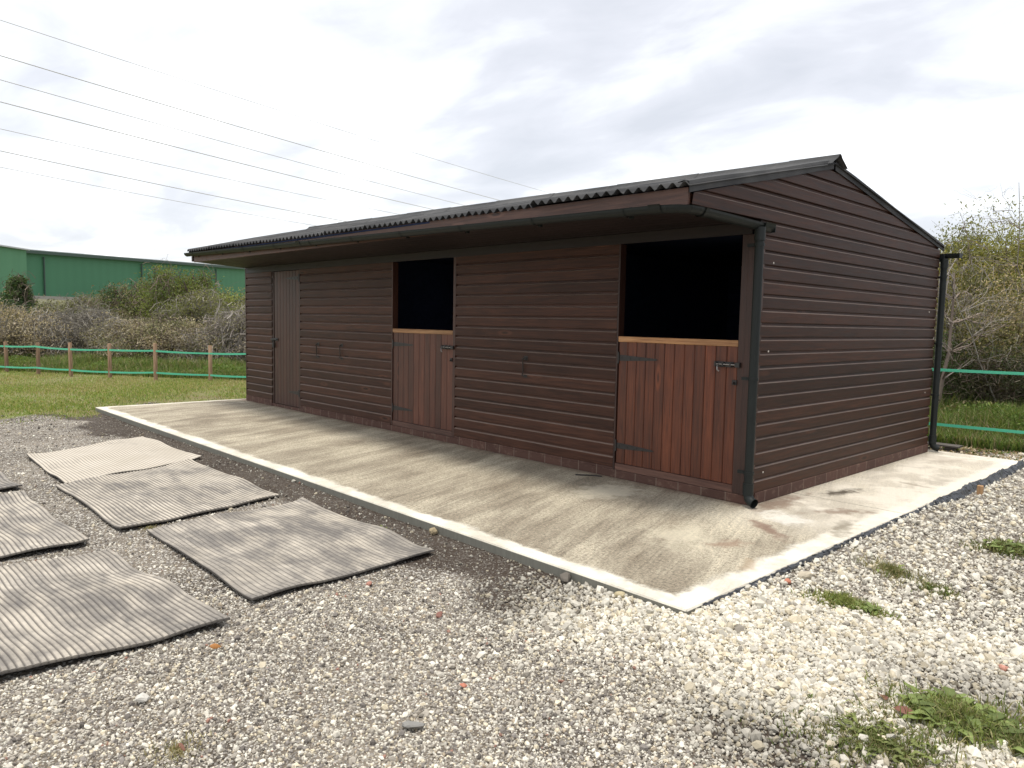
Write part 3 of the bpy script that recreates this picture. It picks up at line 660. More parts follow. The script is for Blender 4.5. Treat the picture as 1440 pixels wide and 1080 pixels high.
# outlet box and downpipe at the front corner
mb.sweep([(q*1.2, h*1.25) for q, h in gprof], [(.006, -.06, 2.19), (.008, .085, 2.188)], [(0, 0, 1)]*2, [(1, 0, 0)]*2)
mb.box(-0.05, 0.066, 0.0845, 0.090, 2.124, 2.19)
o = mb.obj('stop_end', PLASTIC); o.parent = gt
def downpipe(x, y, ztop, parent, shoe, zs, wall):
    mb = MB(); mb.tube([(x, y, ztop), (x, y, 0.115)], 0.034, 18)
    dp = mb.obj('downpipe', PLASTIC, parent)
    for (za, zb) in ((ztop-0.10, ztop), (0.10, 0.19)): mb = MB(); mb.tube([(x, y, za), (x, y, zb)], 0.041, 18); c_ = mb.obj('collar', PLASTIC); c_.parent = dp
    mb = MB(); sx, sy = shoe
    mb.tube([(x, y, 0.16), (x, y, 0.10), (x+sx*.015, y+sy*.015, 0.07), (x+sx*.04, y+sy*.04, 0.05), (x+sx*.075, y+sy*.075, 0.042)], [.036, .037, .038, .038, .038], 16, caps=False)
    s_ = mb.obj('shoe', PLASTIC); s_.parent = dp
    for z in zs:
        mb = MB(); mb.tube([(x, y, z-.011), (x, y, z+.011)], 0.040, 18)
        mb.box(min(x+wall[0], x), max(x+wall[0], x) if wall[0] else x+.0, y+wall[1]-.012 if wall[1] else y-.012, y+.012, z-.011, z+.011)
        mb.box(x-0.055+min(wall[0], 0), x-.03, y-.010, y+.010, z-.012, z+.012)
        c_ = mb.obj('clip', PLASTIC); c_.parent = dp
downpipe(0.030, -0.082, 2.15, ST, (0.9, -0.25), (2.02, 1.0, 0.27), (-0.04, 0.0))
# dark fillet upright behind the pipe
mb = MB(); mb.box(-0.018, 0.0165, -0.046, -0.036, 0.075, 2.13, .5); mb.box(0.0165, 0.0185, -.046, 0.03, .075, 2.13, .5); mb.obj('corner_trim', WZ, ST)
# rear gutter with end sticking out past the gable, and its pipe
gutter([(-9.3, 4.10, 2.30), (-4, 4.095, 2.28), (0.20, 4.09, 2.262)], ST)
mb = MB(); mb.box(-.05, .05, 4.03, 4.15, 2.18, 2.262, .5, .003); mb.obj('gutter_outlet', PLASTIC, ST)
mb = MB(); mb.box(0.197, 0.201, 4.037, 4.143, 2.21, 2.262); mb.obj('stop_end', PLASTIC, ST)
downpipe(0.045, 4.055, 2.2, ST, (0.9, 0.25), (2.0, 1.25, 0.66), (-0.03, 0.0))

# ------------------------------------------------------------------ black membrane along the slab edge, peg, odds
t = M('black_membrane'); nz = t.noise(t.obj, 9, 5)
setp(t, Base_Color=t.mix(nz, (0.02, 0.022, 0.027), (0.085, 0.09, 0.10)), Roughness=0.42); bump(t, t.noise(t.obj, 30, 4), .5, .01); MEMB = t.m
ysm = np.arange(-2.1, 4.02, 0.022); rm = np.random.default_rng(3)
def wob(y, s): return 0.5*np.sin(y*7.3+s)+0.3*np.sin(y*17+s*2)+0.25*np.sin(y*41+s*3)
vs = []; K = 10
for y in ysm:
    big = float(smooth(np.array(y), 0.9, 1.9)); w_ = 0.030+0.014*wob(y, 1)+0.090*big; h_ = 0.010+0.005*wob(y, 2)+0.034*big
    if 0.45 < y < 0.95: w_ += 0.06*math.sin((y-.45)/.5*math.pi)
    for k in range(K):
        q = k/(K-1); zz_ = -0.020*q-0.050*q*q + h_*math.sin(min(1, q*1.6)*math.pi)*(1+.5*wob(y+q, 3)) - 0.004
        vs.append((0.917+w_*q+0.004*rm.normal(), y+0.006*rm.normal(), zz_+0.003*rm.normal()))
n = len(ysm); i = np.arange(n*K).reshape(n, K)
fastmesh('plastic_membrane', vs, np.stack([i[:-1, :-1].ravel(), i[:-1, 1:].ravel(), i[1:, 1:].ravel(), i[1:, :-1].ravel()], 1), MEMB, smooth=False,
         category='plastic sheet', label='crumpled black plastic membrane sticking out along the slab edge')
mb = MB(); mb.box(1.03, 1.075, 2.06, 2.105, -0.14, 0.052, .6, .004); mb.obj('wooden_peg', WPEG, category='peg', label='short square wooden peg standing beside the black membrane')
mb = MB(); mb.box(-0.5, 0.06, 4.98, 5.16, -0.06, -0.035, .3, .004); mb.box(-0.45, -0.35, 5.0, 5.14, -0.16, -0.061, .2); mb.box(-0.1, 0.0, 5.0, 5.14, -0.16, -0.061, .6); mb.obj('timber_board', WGREY, category='board', label='dark weathered board lying on blocks behind the rear downpipe')
mb = MB(); mb.tube([(0.62, 4.62, -.075), (0.9, 4.50, -.078), (1.35, 4.33, -.085)], .013, 8); mb.obj('black_pipe', PLASTIC, category='pipe', label='thin black pipe lying on the ground behind the slab corner')
mb = MB(); mb.tube([(-1.62, -0.24, .007), (-1.5, -0.13, .006), (-1.42, -0.10, 0.006)], .006, 6); mb.obj('twig', IRON, category='twig', label='thin dark twig lying on the concrete by the reddish door')

# ------------------------------------------------------------------ rubber mats
t = M('dusty_rubber')
oi = t.n('ShaderNodeObjectInfo').outputs['Random']
pv = t.n('ShaderNodeVectorMath', {'operation': 'ADD'}, i0=t.obj, i1=t.n('ShaderNodeCombineXYZ', None, X=t.math('MULTIPLY', oi, 90), Y=oi, Z=0.0).outputs[0]).outputs[0]
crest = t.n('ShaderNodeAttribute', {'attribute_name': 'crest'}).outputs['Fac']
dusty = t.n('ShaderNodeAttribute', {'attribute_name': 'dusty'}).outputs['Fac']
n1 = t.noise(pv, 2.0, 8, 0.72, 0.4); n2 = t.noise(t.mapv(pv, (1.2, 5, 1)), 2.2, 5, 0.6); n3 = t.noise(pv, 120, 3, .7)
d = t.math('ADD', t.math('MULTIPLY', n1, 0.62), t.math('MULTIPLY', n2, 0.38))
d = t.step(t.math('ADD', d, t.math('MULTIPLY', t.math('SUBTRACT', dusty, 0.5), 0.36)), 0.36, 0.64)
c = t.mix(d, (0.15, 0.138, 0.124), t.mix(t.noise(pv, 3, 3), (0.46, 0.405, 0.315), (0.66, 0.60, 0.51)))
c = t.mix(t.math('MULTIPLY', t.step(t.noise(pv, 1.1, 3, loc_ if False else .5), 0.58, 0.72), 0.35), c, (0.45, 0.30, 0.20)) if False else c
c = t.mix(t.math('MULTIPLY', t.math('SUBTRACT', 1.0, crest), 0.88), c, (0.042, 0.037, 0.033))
c = t.mix(t.math('MULTIPLY', n3, 0.25), c, (0.22, 0.20, 0.18))
setp(t, Base_Color=c, Roughness=0.72, Specular_IOR_Level=0.35); bump(t, n3, .2, .002); RUB = t.m
def mat_(corners, label, seed, ribs=38, duty=0.5, amp=0.0045, groove=3, dust=0.5, wavy=0.012, edge=0.012):
    """corners: far-left, near-left, near-right, far-right with ribs running near->... along first->second edge"""
    A, B, C_, D_ = [np.array(q, float) for q in corners]     # A->B long side (ribs), A->D short side
    nu = 60; nv = ribs*groove*2; U, Vv = np.meshgrid(np.linspace(0, 1, nu), np.linspace(0, 1, nv+1)); rr = np.random.default_rng(seed)
    ph = rr.uniform(0, 6, 8)
    xy = ((A*(1-U[..., None])+B*U[..., None])*(1-Vv[..., None]) + (D_*(1-U[..., None])+C_*U[..., None])*Vv[..., None])
    ev = 0.008*np.sin(U*7+ph[0])+0.006*np.sin(U*15+ph[1]); nB = (D_-A)/np.linalg.norm(D_-A)
    xy = xy + nB*(ev*(1-Vv)*1.3+ev*0.6*Vv)[..., None]
    eu = 0.005*np.sin(Vv*6+ph[2])+.007*np.sin(Vv*14+ph[4]); nA = (B-A)/np.linalg.norm(B-A); xy = xy+nA*eu[..., None]
    # corners slightly rounded
    base = -0.083+0.35*(zg(xy[..., 0], xy[..., 1])+0.09)+0.016
    wv = wavy*(0.8*np.sin(U*5+Vv*3.5+ph[3])*np.sin(Vv*4+ph[4]+U*2)+0.35*np.sin(U*9+ph[5]+Vv*5)+0.35*np.sin(Vv*8+U*3+ph[6]))
    wv = wv + wavy*0.9
    lift = edge*((1-smooth(U, 0, .1))*np.maximum(0, np.sin(Vv*9+ph[6])) + smooth(U, .92, 1)*np.maximum(0, np.sin(Vv*8+ph[7])) + (1-smooth(Vv, 0, .08))*np.maximum(0, np.sin(U*9+ph[1]))+smooth(Vv, .93, 1)*np.maximum(0, np.sin(U*8+ph[2])))
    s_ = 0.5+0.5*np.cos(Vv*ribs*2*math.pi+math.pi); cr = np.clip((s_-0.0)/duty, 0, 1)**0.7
    z = base + np.maximum(wv, -0.004) + lift + amp*cr
    top = np.stack([xy[..., 0], xy[..., 1], z], -1).reshape(-1, 3); bot = top.copy(); bot[:, 2] = (z-amp*cr-0.010).ravel()
    n_ = top.shape[0]; i = np.arange(n_).reshape(nv+1, nu)
    f1 = np.stack([i[:-1, :-1].ravel(), i[:-1, 1:].ravel(), i[1:, 1:].ravel(), i[1:, :-1].ravel()], 1)
    def side(e): return np.stack([e[:-1], e[1:], e[1:]+n_, e[:-1]+n_], 1)
    fs = np.concatenate([f1, f1[:, ::-1]+n_, side(i[0]), side(i[-1]), side(i[:, 0]), side(i[:, -1])])
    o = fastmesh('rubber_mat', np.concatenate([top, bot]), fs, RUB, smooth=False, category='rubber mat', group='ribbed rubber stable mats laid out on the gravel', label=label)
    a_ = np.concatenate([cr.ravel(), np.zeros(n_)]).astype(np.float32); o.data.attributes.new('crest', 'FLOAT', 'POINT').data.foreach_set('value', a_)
    o.data.attributes.new('dusty', 'FLOAT', 'POINT').data.foreach_set('value', np.full(2*n_, dust, np.float32))
mat_([(-6.62, -2.465), (-4.81, -2.44), (-4.31, -3.79), (-5.975, -3.774)], 'palest beige dusty mat, farthest from the camera, nearest the grass', 1, 42, 0.32, 0.0016, 3, 0.95, 0.005)
mat_([(-4.717, -2.574), (-2.753, -2.58), (-2.543, -3.847), (-4.297, -3.856)], 'boldly corrugated grey mat between the pale beige mat and the patchy dark mat', 2, 42, 0.9, 0.006, 4, 0.62, 0.006)
mat_([(-2.527, -2.489), (-0.778, -2.505), (-0.729, -3.729), (-2.429, -3.708)], 'patchy dark grey mat nearest the slab corner with a wavy left edge', 3, 38, 0.20, 0.003, 4, 0.40, 0.007, .014)
mat_([(-2.11, -4.03), (-0.542, -3.926), (-0.62, -5.2), (-2.2, -5.26)], 'large buckled ribbed mat nearest the camera at the left edge', 4, 46, 0.45, 0.0045, 4, 0.50, 0.009)
mat_([(-4.182, -4.13), (-2.40, -4.074), (-2.33, -5.34), (-4.15, -5.38)], 'grey brown mat cut by the left edge, just behind the large buckled nearest mat', 5, 44, 0.5, 0.004, 4, 0.5, 0.005)
mat_([(-6.2, -4.12), (-4.40, -4.10), (-4.33, -5.36), (-6.15, -5.38)], 'small sliver of dark mat at the left edge behind the others', 6, 36, 0.5, 0.004, 3, 0.3, 0.006)
MATRECTS = [np.array(q) for q in ([(-6.62, -2.465), (-4.81, -2.44), (-4.31, -3.79), (-5.975, -3.774)], [(-4.717, -2.574), (-2.753, -2.58), (-2.543, -3.847), (-4.297, -3.856)], [(-2.527, -2.489), (-0.778, -2.505), (-0.729, -3.729), (-2.429, -3.708)], [(-2.11, -4.03), (-0.542, -3.926), (-0.62, -5.2), (-2.2, -5.26)], [(-4.182, -4.13), (-2.40, -4.074), (-2.33, -5.34), (-4.15, -5.38)], [(-6.2, -4.12), (-4.40, -4.10), (-4.33, -5.36), (-6.15, -5.38)])]
def inpoly(x, y, poly, shrink=0.05):
    c = poly.mean(0); d_ = poly-c; q = c+d_*(1-shrink); s_ = np.ones(len(x), bool); sg = None
    for k in range(4):
        a_, b_ = q[k], q[(k+1) % 4]; cr = (b_[0]-a_[0])*(y-a_[1])-(b_[1]-a_[1])*(x-a_[0]); s_ &= (cr < 0)
    return s_

# ------------------------------------------------------------------ loose stone
t = M('loose_stone'); colr = t.n('ShaderNodeVertexColor', {'layer_name': 'Col'}).outputs[0]
c = t.mix(t.math('MULTIPLY', t.noise(t.obj, 160, 3, .7), 0.40), colr, (0.14, 0.11, 0.08))
setp(t, Base_Color=c, Roughness=0.85, Specular_IOR_Level=0.25); STONE = t.m
CUBE = np.array([(x, y, z) for z in (-1, 1) for y in (-1, 1) for x in (-1, 1)], float)
CF = np.array([(0, 2, 3, 1), (4, 5, 7, 6), (0, 1, 5, 4), (1, 3, 7, 5), (3, 2, 6, 7), (2, 0, 4, 6)])
def _ico():
    import bmesh
    bm = bmesh.new(); bmesh.ops.create_icosphere(bm, subdivisions=1, radius=1); bm.verts.ensure_lookup_table()
    V_ = np.array([v.co[:] for v in bm.verts]); F_ = np.array([[v.index for v in f.verts] for f in bm.faces]); bm.free(); return V_, F_
IV, IF = _ico()
def rotm(n, r):
    q = r.normal(size=(n, 4)); q /= np.linalg.norm(q, axis=1)[:, None]; w_, x, y, z = q.T
    return np.stack([np.stack([1-2*(y*y+z*z), 2*(x*y-w_*z), 2*(x*z+w_*y)], 1), np.stack([2*(x*y+w_*z), 1-2*(x*x+z*z), 2*(y*z-w_*x)], 1), np.stack([2*(x*z-w_*y), 2*(y*z+w_*x), 1-2*(x*x+y*y)], 1)], 1)
def palette(x, y, n, r):
    ga = gravel_amt(x, y); u = r.random(n); g_ = r.random(n)
    white = np.array([0.83, 0.79, 0.68]); cream = np.array([0.76, 0.68, 0.51]); grey = np.array([0.43, 0.395, 0.335]); dk = np.array([0.13, 0.12, 0.11]); pink = np.array([0.40, 0.22, 0.17]); tan = np.array([0.50, 0.42, 0.31])
    pw = 0.33+0.40*ga
    col = np.where((u < pw)[:, None], white, np.where((u < pw+0.10+0.12*ga)[:, None], cream, np.where((u < pw+0.42)[:, None], grey, np.where((u < 0.955)[:, None], dk*(1.2+g_[:, None]), np.where((u < 0.997)[:, None], tan, pink)))))
    so = soil_amt(x, y)
    return np.clip(col*(0.62+0.5*g_[:, None])*(1-0.50*so[:, None]), 0.02, 0.88)
def stones(n, rmin, rmax, r0, spread, name_seed, keep_fn):
    r = np.random.default_rng(name_seed)
    u = r.random(n)
    lg_ = rmin*(rmax/rmin)**u                      # density falls off with the square of the distance
    near = r.random(n) < 0.30; lg_ = np.where(near, np.sqrt(rmin**2+(4.2**2-rmin**2)*r.random(n)), lg_)
    az = math.pi/2+YAW + (r.random(n)-0.5)*R(104)
    x = CX+lg_*np.cos(az); y = CY+lg_*np.sin(az)
    d = slabdist(x, y); inside = d < 0.004
    k = ~inside & ~((y > 4.1) & (x < 0.3))
    for mr in MATRECTS: k &= ~inpoly(x, y, mr, 0.02)
    k &= keep_fn(x, y, r.random(n))
    x, y, lg_ = x[k], y[k], lg_[k]; n = len(x)
    ga = gravel_amt(x, y)
    s_ = r0*np.exp(r.normal(size=n)*spread)*(0.77+0.44*ga)*(0.80+lg_/14)
    s_ = np.minimum(s_, 0.026+0.002*lg_)
    sc = np.stack([s_*r.uniform(.8, 1.35, n), s_*r.uniform(.7, 1.1, n), s_*r.uniform(.5, .85, n)], 1)
    z = zg(x, y)+s_*r.uniform(-0.15, 0.5, n)+0.010*ga*r.random(n); pal = palette(x, y, n, r); rm_ = rotm(n, r); out = []
    big_ = (s_/lg_ > 0.0017)
    for msk, TV, TF, lo_, hi_ in ((~big_, CUBE*0.62, CF, 0.72, 1.25), (big_, IV, IF, 0.74, 1.14)):
        k_ = np.where(msk)[0]; m_ = len(k_); nv_ = len(TV)
        base = TV[None]*r.uniform(lo_, hi_, (m_, nv_, 1))*sc[k_][:, None, :]+TV[None]*0
        V = np.einsum('nij,nkj->nki', rm_[k_], base)+np.stack([x, y, z], 1)[k_][:, None, :]
        out.append((V.reshape(-1, 3), (TF[None]+nv_*np.arange(m_)[:, None, None]).reshape(-1, TF.shape[1]), np.repeat(pal[k_], nv_, 0)))
    return out
def keep1(x, y, u):
    so = soil_amt(x, y); tf = turf_amt(x, y)
    patch = 0.5+0.5*np.sin(x*3.3+np.sin(y*2.7)*1.5)*np.sin(y*3.9+np.sin(x*2.1))
    return u < (1-0.58*so)*(1-0.93*tf)*(0.62+0.38*patch+0.3*gravel_amt(x, y))
A1 = stones(400000, 1.3, 15, 0.0056, 0.46, 21, keep1)
A2 = stones(36000, 1.3, 14, 0.0125, 0.25, 22, lambda x, y, u: u < (0.13+0.75*gravel_amt(x, y))*(1-.8*soil_amt(x, y))*(1-.97*turf_amt(x, y)))
for idx, lab in ((0, 'fine grey and white grit over the yard'), (1, 'loose pale limestone gravel, whitest beside the slab')):
    off = 0; Vs, Fs, Cs = [], [], []
    for A_ in (A1, A2): V, Fq, C_ = A_[idx]; Vs.append(V); Fs.append(Fq+off); Cs.append(C_); off += len(V)
    fastmesh('gravel', np.concatenate(Vs), np.concatenate(Fs), STONE, col=np.concatenate(Cs), kind='stuff', label=lab)

# individual bits one can point to
def chip(name, px, py, s_, col, label, cat, flat=0.6, seed=0):
    p = at(px, py, 1); c0_ = Vector((CX, CY, CZ)); d_ = (p-c0_); tt = (-0.075-CZ)/d_.z; q = c0_+d_*tt
    r = np.random.default_rng(seed); z = float(zg(q.x, q.y))+s_*0.55+.006
    import bmesh
    bm = bmesh.new(); bmesh.ops.create_icosphere(bm, subdivisions=2, radius=1)
    ax = r.uniform(.75, 1.2, 3)
    for v in bm.verts:
        n_ = 1+0.16*math.sin(v.co.x*4+seed)+.12*math.sin(v.co.y*5+seed*2); v.co = Vector((v.co.x*s_*ax[0]*n_*1.2, v.co.y*s_*ax[1]*n_, v.co.z*s_*flat*ax[2]*n_))
    me = bpy.data.meshes.new(name); bm.to_mesh(me); bm.free()
    c_ = np.ones((len(me.vertices), 4), np.float32); c_[:, :3] = col; me.color_attributes.new('Col', 'FLOAT_COLOR', 'POINT').data.foreach_set('color', c_.ravel())
    if q.y > -2.32 and q.x < .9: q.y = -2.25-s_*.9
    o = newobj(name, me, STONE, None, category=cat, label=label); o.location = (q.x, q.y, z); o.rotation_euler = (r.uniform(-.3, .3), r.uniform(-.3, .3), r.uniform(0, 6))
RED = (0.52, 0.20, 0.13)
chip('brick_chip', 652, 960, 0.013, RED, 'small red brick chip alone on the grey gravel in the foreground', 'brick chip', seed=1)
chip('brick_chip', 1107, 829, 0.020, RED, 'red brick chip on white gravel just outside the slab edge', 'brick chip', seed=2)
chip('brick_chip', 1411, 940, 0.020, (0.6, 0.3, 0.23), 'pink brick chip on white gravel near the right edge', 'brick chip', seed=3)
chip('brick_chip', 519, 821, 0.018, (0.45, 0.22, 0.17), 'dull pink brick chip below the front edge of the patchy dark mat', 'brick chip', seed=4)
chip('brick_chip', 618, 863, 0.016, (0.22, 0.10, 0.08), 'dark maroon brick chip right of the patchy dark mat', 'brick chip', seed=5)
chip('stone', 1130, 822, 0.036, (0.55, 0.49, 0.38), 'largest cream stone beside the slab edge next to a red chip', 'stone', .7, 6)
chip('stone', 617, 752, 0.026, (0.38, 0.31, 0.19), 'yellowish lump of stone against the slab front', 'stone', .8, 7)
chip('stone', 880, 846, 0.024, (0.50, 0.43, 0.27), 'yellowish stone against the slab front near its corner', 'stone', .8, 8)
chip('stone', 816, 815, 0.034, (0.12, 0.11, 0.095), 'round dark stone against the slab front face', 'stone', .7, 9)
chip('stone', 580, 1018, 0.028, (0.24, 0.24, 0.23), 'flat grey stone at the bottom middle of the gravel', 'stone', .4, 10)
chip('stone', 200, 982, 0.026, (0.66, 0.64, 0.58), 'large pale stone below the nearest mat', 'stone', .6, 11)
t = M('dry_leaf'); setp(t, Base_Color=t.mix(t.noise(t.obj, 40, 3), (0.30, 0.12, 0.03), (0.48, 0.22, 0.06)), Roughness=.7); LEAF = t.m
t = M('dark_leaf'); setp(t, Base_Color=(0.17, 0.07, 0.045), Roughness=.7); LEAF2 = t.m
def leaf(px, py, s_, mat, label, rz, tilt=0.6):
    d_ = at(px, py, 1)-Vector((CX, CY, CZ)); q = Vector((CX, CY, CZ))+d_*((-0.075-CZ)/d_.z)
    vs = []; N = 9
    for k in range(N):
        u = k/(N-1); w_ = s_*0.42*math.sin(math.pi*u**0.8)*(1+.15*(k % 2)); xx = (u-.5)*2*s_
        for sg, h in ((-1, .35), (0, 0), (1, .3)): vs.append((xx, sg*w_, h*w_+0.15*s_*math.sin(u*3)))
    fs = [(k*3+j, k*3+j+1, k*3+j+4, k*3+j+3) for k in range(N-1) for j in (0, 1)]
    mb = MB(); mb.add(vs, fs, .5, True); o = mb.obj('fallen_leaf', mat, category='leaf', label=label)
    o.location = (q.x, q.y, float(zg(q.x, q.y))+s_*0.35+.008); o.rotation_euler = (tilt, 0.2, rz)
    sm = o.modifiers.new('thick', 'SOLIDIFY'); sm.thickness = .001
leaf(303, 909, 0.026, LEAF, 'curled orange brown leaf just off the near corner of the nearest mat', 1.2, 1.1)
leaf(255, 1050, 0.024, LEAF2, 'dark red brown leaf on the gravel at the bottom left', 0.3, .7)
leaf(1275, 1010, 0.05, LEAF2, 'large dried brown leaf among the weeds at the bottom right', 0.1, .2)
leaf(1240, 985, 0.04, LEAF2, 'dried dock leaf left of the weeds at the bottom right', 2.2, .3)

# ------------------------------------------------------------------ plants
def foliage_mat(name, rough=0.6, trans=0.35):
    t = M(name); colr = t.n('ShaderNodeVertexColor', {'layer_name': 'Col'}).outputs[0]
    setp(t, Base_Color=colr, Roughness=rough, Specular_IOR_Level=0.25)
    tr = t.n('ShaderNodeBsdfTranslucent', None, Color=t.mix(1.0, colr, (1.3, 1.25, 0.7), 'MULTIPLY'))
    mx = t.n('ShaderNodeMixShader', None, i0=trans, i1=t.p.outputs[0], i2=tr.outputs[0]); t.t.links.new(mx.outputs[0], t.out.inputs[0]); return t.m
LEAVES = foliage_mat('leaves'); GRASS = foliage_mat('grass_blades', .6, .3)
t = M('bark'); colr = t.n('ShaderNodeVertexColor', {'layer_name': 'Col'}).outputs[0]
setp(t, Base_Color=t.mix(t.math('MULTIPLY', t.noise(t.obj, 25, 4, .7), .6), colr, (0.06, 0.05, 0.04)), Roughness=.9); BARK = t.m

def blades(x, y, z, h, wd, cols, r, lean=0.5):
    """grass blades, three points high, vectorised -> V,F,C"""
    n = len(x); az = r.random(n)*2*math.pi; ld = r.random(n)*2*math.pi; ln = h*lean*r.random(n)
    dx, dy = np.cos(az)*wd/2, np.sin(az)*wd/2; lx, ly = np.cos(ld)*ln, np.sin(ld)*ln
    V = np.zeros((n, 5, 3))
    V[:, 0] = np.stack([x-dx, y-dy, z], 1); V[:, 1] = np.stack([x+dx, y+dy, z], 1)
    V[:, 2] = np.stack([x-dx*.7+lx*.4, y-dy*.7+ly*.4, z+h*.6], 1); V[:, 3] = np.stack([x+dx*.7+lx*.4, y+dy*.7+ly*.4, z+h*.6], 1)
    V[:, 4] = np.stack([x+lx, y+ly, z+h*(1-.3*(ln/(h+1e-6))**2)], 1)
    b = 5*np.arange(n)[:, None]
    F = np.concatenate([np.array([[0, 1, 3]])+b, np.array([[0, 3, 2]])+b, np.array([[2, 3, 4]])+b])
    C = np.repeat(cols, 5, 0); return V.reshape(-1, 3), F, C
def mixcol(n, cols, r, var=.25):
    cols = np.array(cols); k = r.integers(0, len(cols), n); return np.clip(cols[k]*(1-var+2*var*r.random((n, 1))), 0, 1)
r = np.random.default_rng(40)
# short turf on the left
N = 420000; x = -8.5-13.4*r.random(N)**1.25; y = r.uniform(-8, 11, N)
fenceY = 1.598+(x+14.925)*0.661
keep = (r.random(N) < turf_amt(x, y)**1.2*(0.55+0.45*np.sin(x*1.3+np.sin(y)*2)*np.sin(y*1.1+x*.4))+0.05*(x < -8.95)+.12*(np.sin(x*5+y*3)*np.sin(y*4-x) > .55)*(x < -8.9)) & (slabdist(x, y) > 0.03)
x, y = x[keep], y[keep]; n = len(x); dry = 0.5+0.5*np.sin(x*.9+1.7*np.sin(y*.7))*np.sin(y*1.1+.5*x)
cg = mixcol(n, [(0.20, 0.285, 0.06), (0.27, 0.325, 0.08), (0.34, 0.35, 0.12), (0.155, 0.24, 0.05)], r); cd = mixcol(n, [(0.44, 0.38, 0.21), (0.36, 0.32, 0.15)], r)
cc = np.where((r.random(n) < 0.14+0.5*dry**2)[:, None], cd, cg)
Vt, Ft, Ct = blades(x, y, zg(x, y)-.004, 0.016+0.034*r.random(n)*(0.6+.8*turf_amt(x, y)), 0.011, cc, r, 1.1)
fastmesh('turf', Vt, Ft, GRASS, col=Ct, kind='stuff', label='short yellow-green turf left of the slab')
# rough grass bank behind both fences
N = 300000; fx = np.where(r.random(N) < .3, r.uniform(-3, 5, N), r.uniform(-34, 7, N)); band = r.random(N)
yy0 = np.where(fx < -11, 1.598+(fx+14.925)*0.661+0.35, 5.75); yy0 = np.where((fx > -14) & (fx < -4), np.maximum(yy0, 2.2), yy0)
y = yy0+4.5*band**1.3; keep = (slabdist(fx, y) > .9); x, y = fx[keep], y[keep]; n = len(x)
pat = 0.5+0.5*np.sin(x*1.7+np.sin(y*1.3)*2)
cg = mixcol(n, [(0.11, 0.175, 0.04), (0.15, 0.22, 0.05), (0.085, 0.14, 0.035), (0.22, 0.26, 0.08)], r); cd = mixcol(n, [(0.33, 0.28, 0.17), (0.27, 0.22, 0.13)], r)
cc = np.where((r.random(n) < 0.10+.12*pat)[:, None], cd, cg)
Vt, Ft, Ct = blades(x, y, zg(x, y)-.01, (0.10+0.30*r.random(n))*(0.45+.75*pat*smooth(y-np.where(x < -11, 1.598+(x+14.925)*.661, 5.7), 0.0, 1.6)+.1+np.where(x > -3, .9*smooth(y, 6.0, 8.2), 0)), 0.016, cc, r, .9)
fastmesh('rough_grass', Vt, Ft, GRASS, col=Ct, kind='stuff', label='long rough grass growing on the bank behind the tape fences')
N = 150000; xx_ = np.where(r.random(N) < .45, r.uniform(-3, 5, N), r.uniform(-34, -8, N))
yb_ = np.where(xx_ < -11, 1.598+(xx_+14.925)*0.661+0.5, 5.95); yy_ = yb_+4.0*r.random(N)**1.2
hp = (0.5+0.5*np.sin(xx_*2.3+1.5*np.sin(yy_*1.9)))*(0.5+0.5*np.sin(yy_*2.1+xx_)); kk_ = (r.random(N) < .25+.75*hp) & (slabdist(xx_, yy_) > 1.2); xx_, yy_, hp = xx_[kk_], yy_[kk_], hp[kk_]; N = len(xx_)
hz_ = (0.05+0.34*hp+np.where(xx_ > -4, .45*smooth(yy_, 6.3, 8.5), .0))*(.35+.65*r.random(N)**.5); sz_ = r.uniform(.02, .055, N)
qd = np.array([(-1, 0, 0), (0, -.42, .12), (1, 0, 0), (0, .42, .12)])*.5
Vw = np.einsum('nij,kj->nki', rotm(N, r), qd)*sz_[:, None, None]*1.4+np.stack([xx_, yy_, zg(xx_, yy_)+hz_], 1)[:, None]
cw = np.where((hp > .45)[:, None], mixcol(N, [(0.13, 0.20, 0.05), (0.10, 0.165, 0.035), (0.18, 0.23, 0.06)], r), mixcol(N, [(0.20, 0.19, 0.08), (0.11, 0.15, 0.04), (0.30, 0.25, 0.15)], r))
fastmesh('low_weeds', Vw.reshape(-1, 3), np.arange(N*4).reshape(-1, 4), LEAVES, col=np.repeat(cw, 4, 0), kind='stuff', label='leafy low weeds among the rough grass behind the fences')
# straw and leaf litter behind the slab
N = 2600; x = r.uniform(-.8, 2.6, N); y = r.uniform(4.22, 6.6, N); n = N
Vt, Ft, Ct = blades(x, y, zg(x, y), .012+.03*r.random(n), .03, mixcol(n, [(0.40, 0.31, 0.18), (0.28, 0.20, 0.12), (0.5, 0.42, 0.3), (0.10, 0.14, 0.03)], r), r, 2.2)
fastmesh('leaf_litter', Vt, Ft, GRASS, col=Ct, kind='stuff', label='dead leaves and straw on the soil behind the slab')

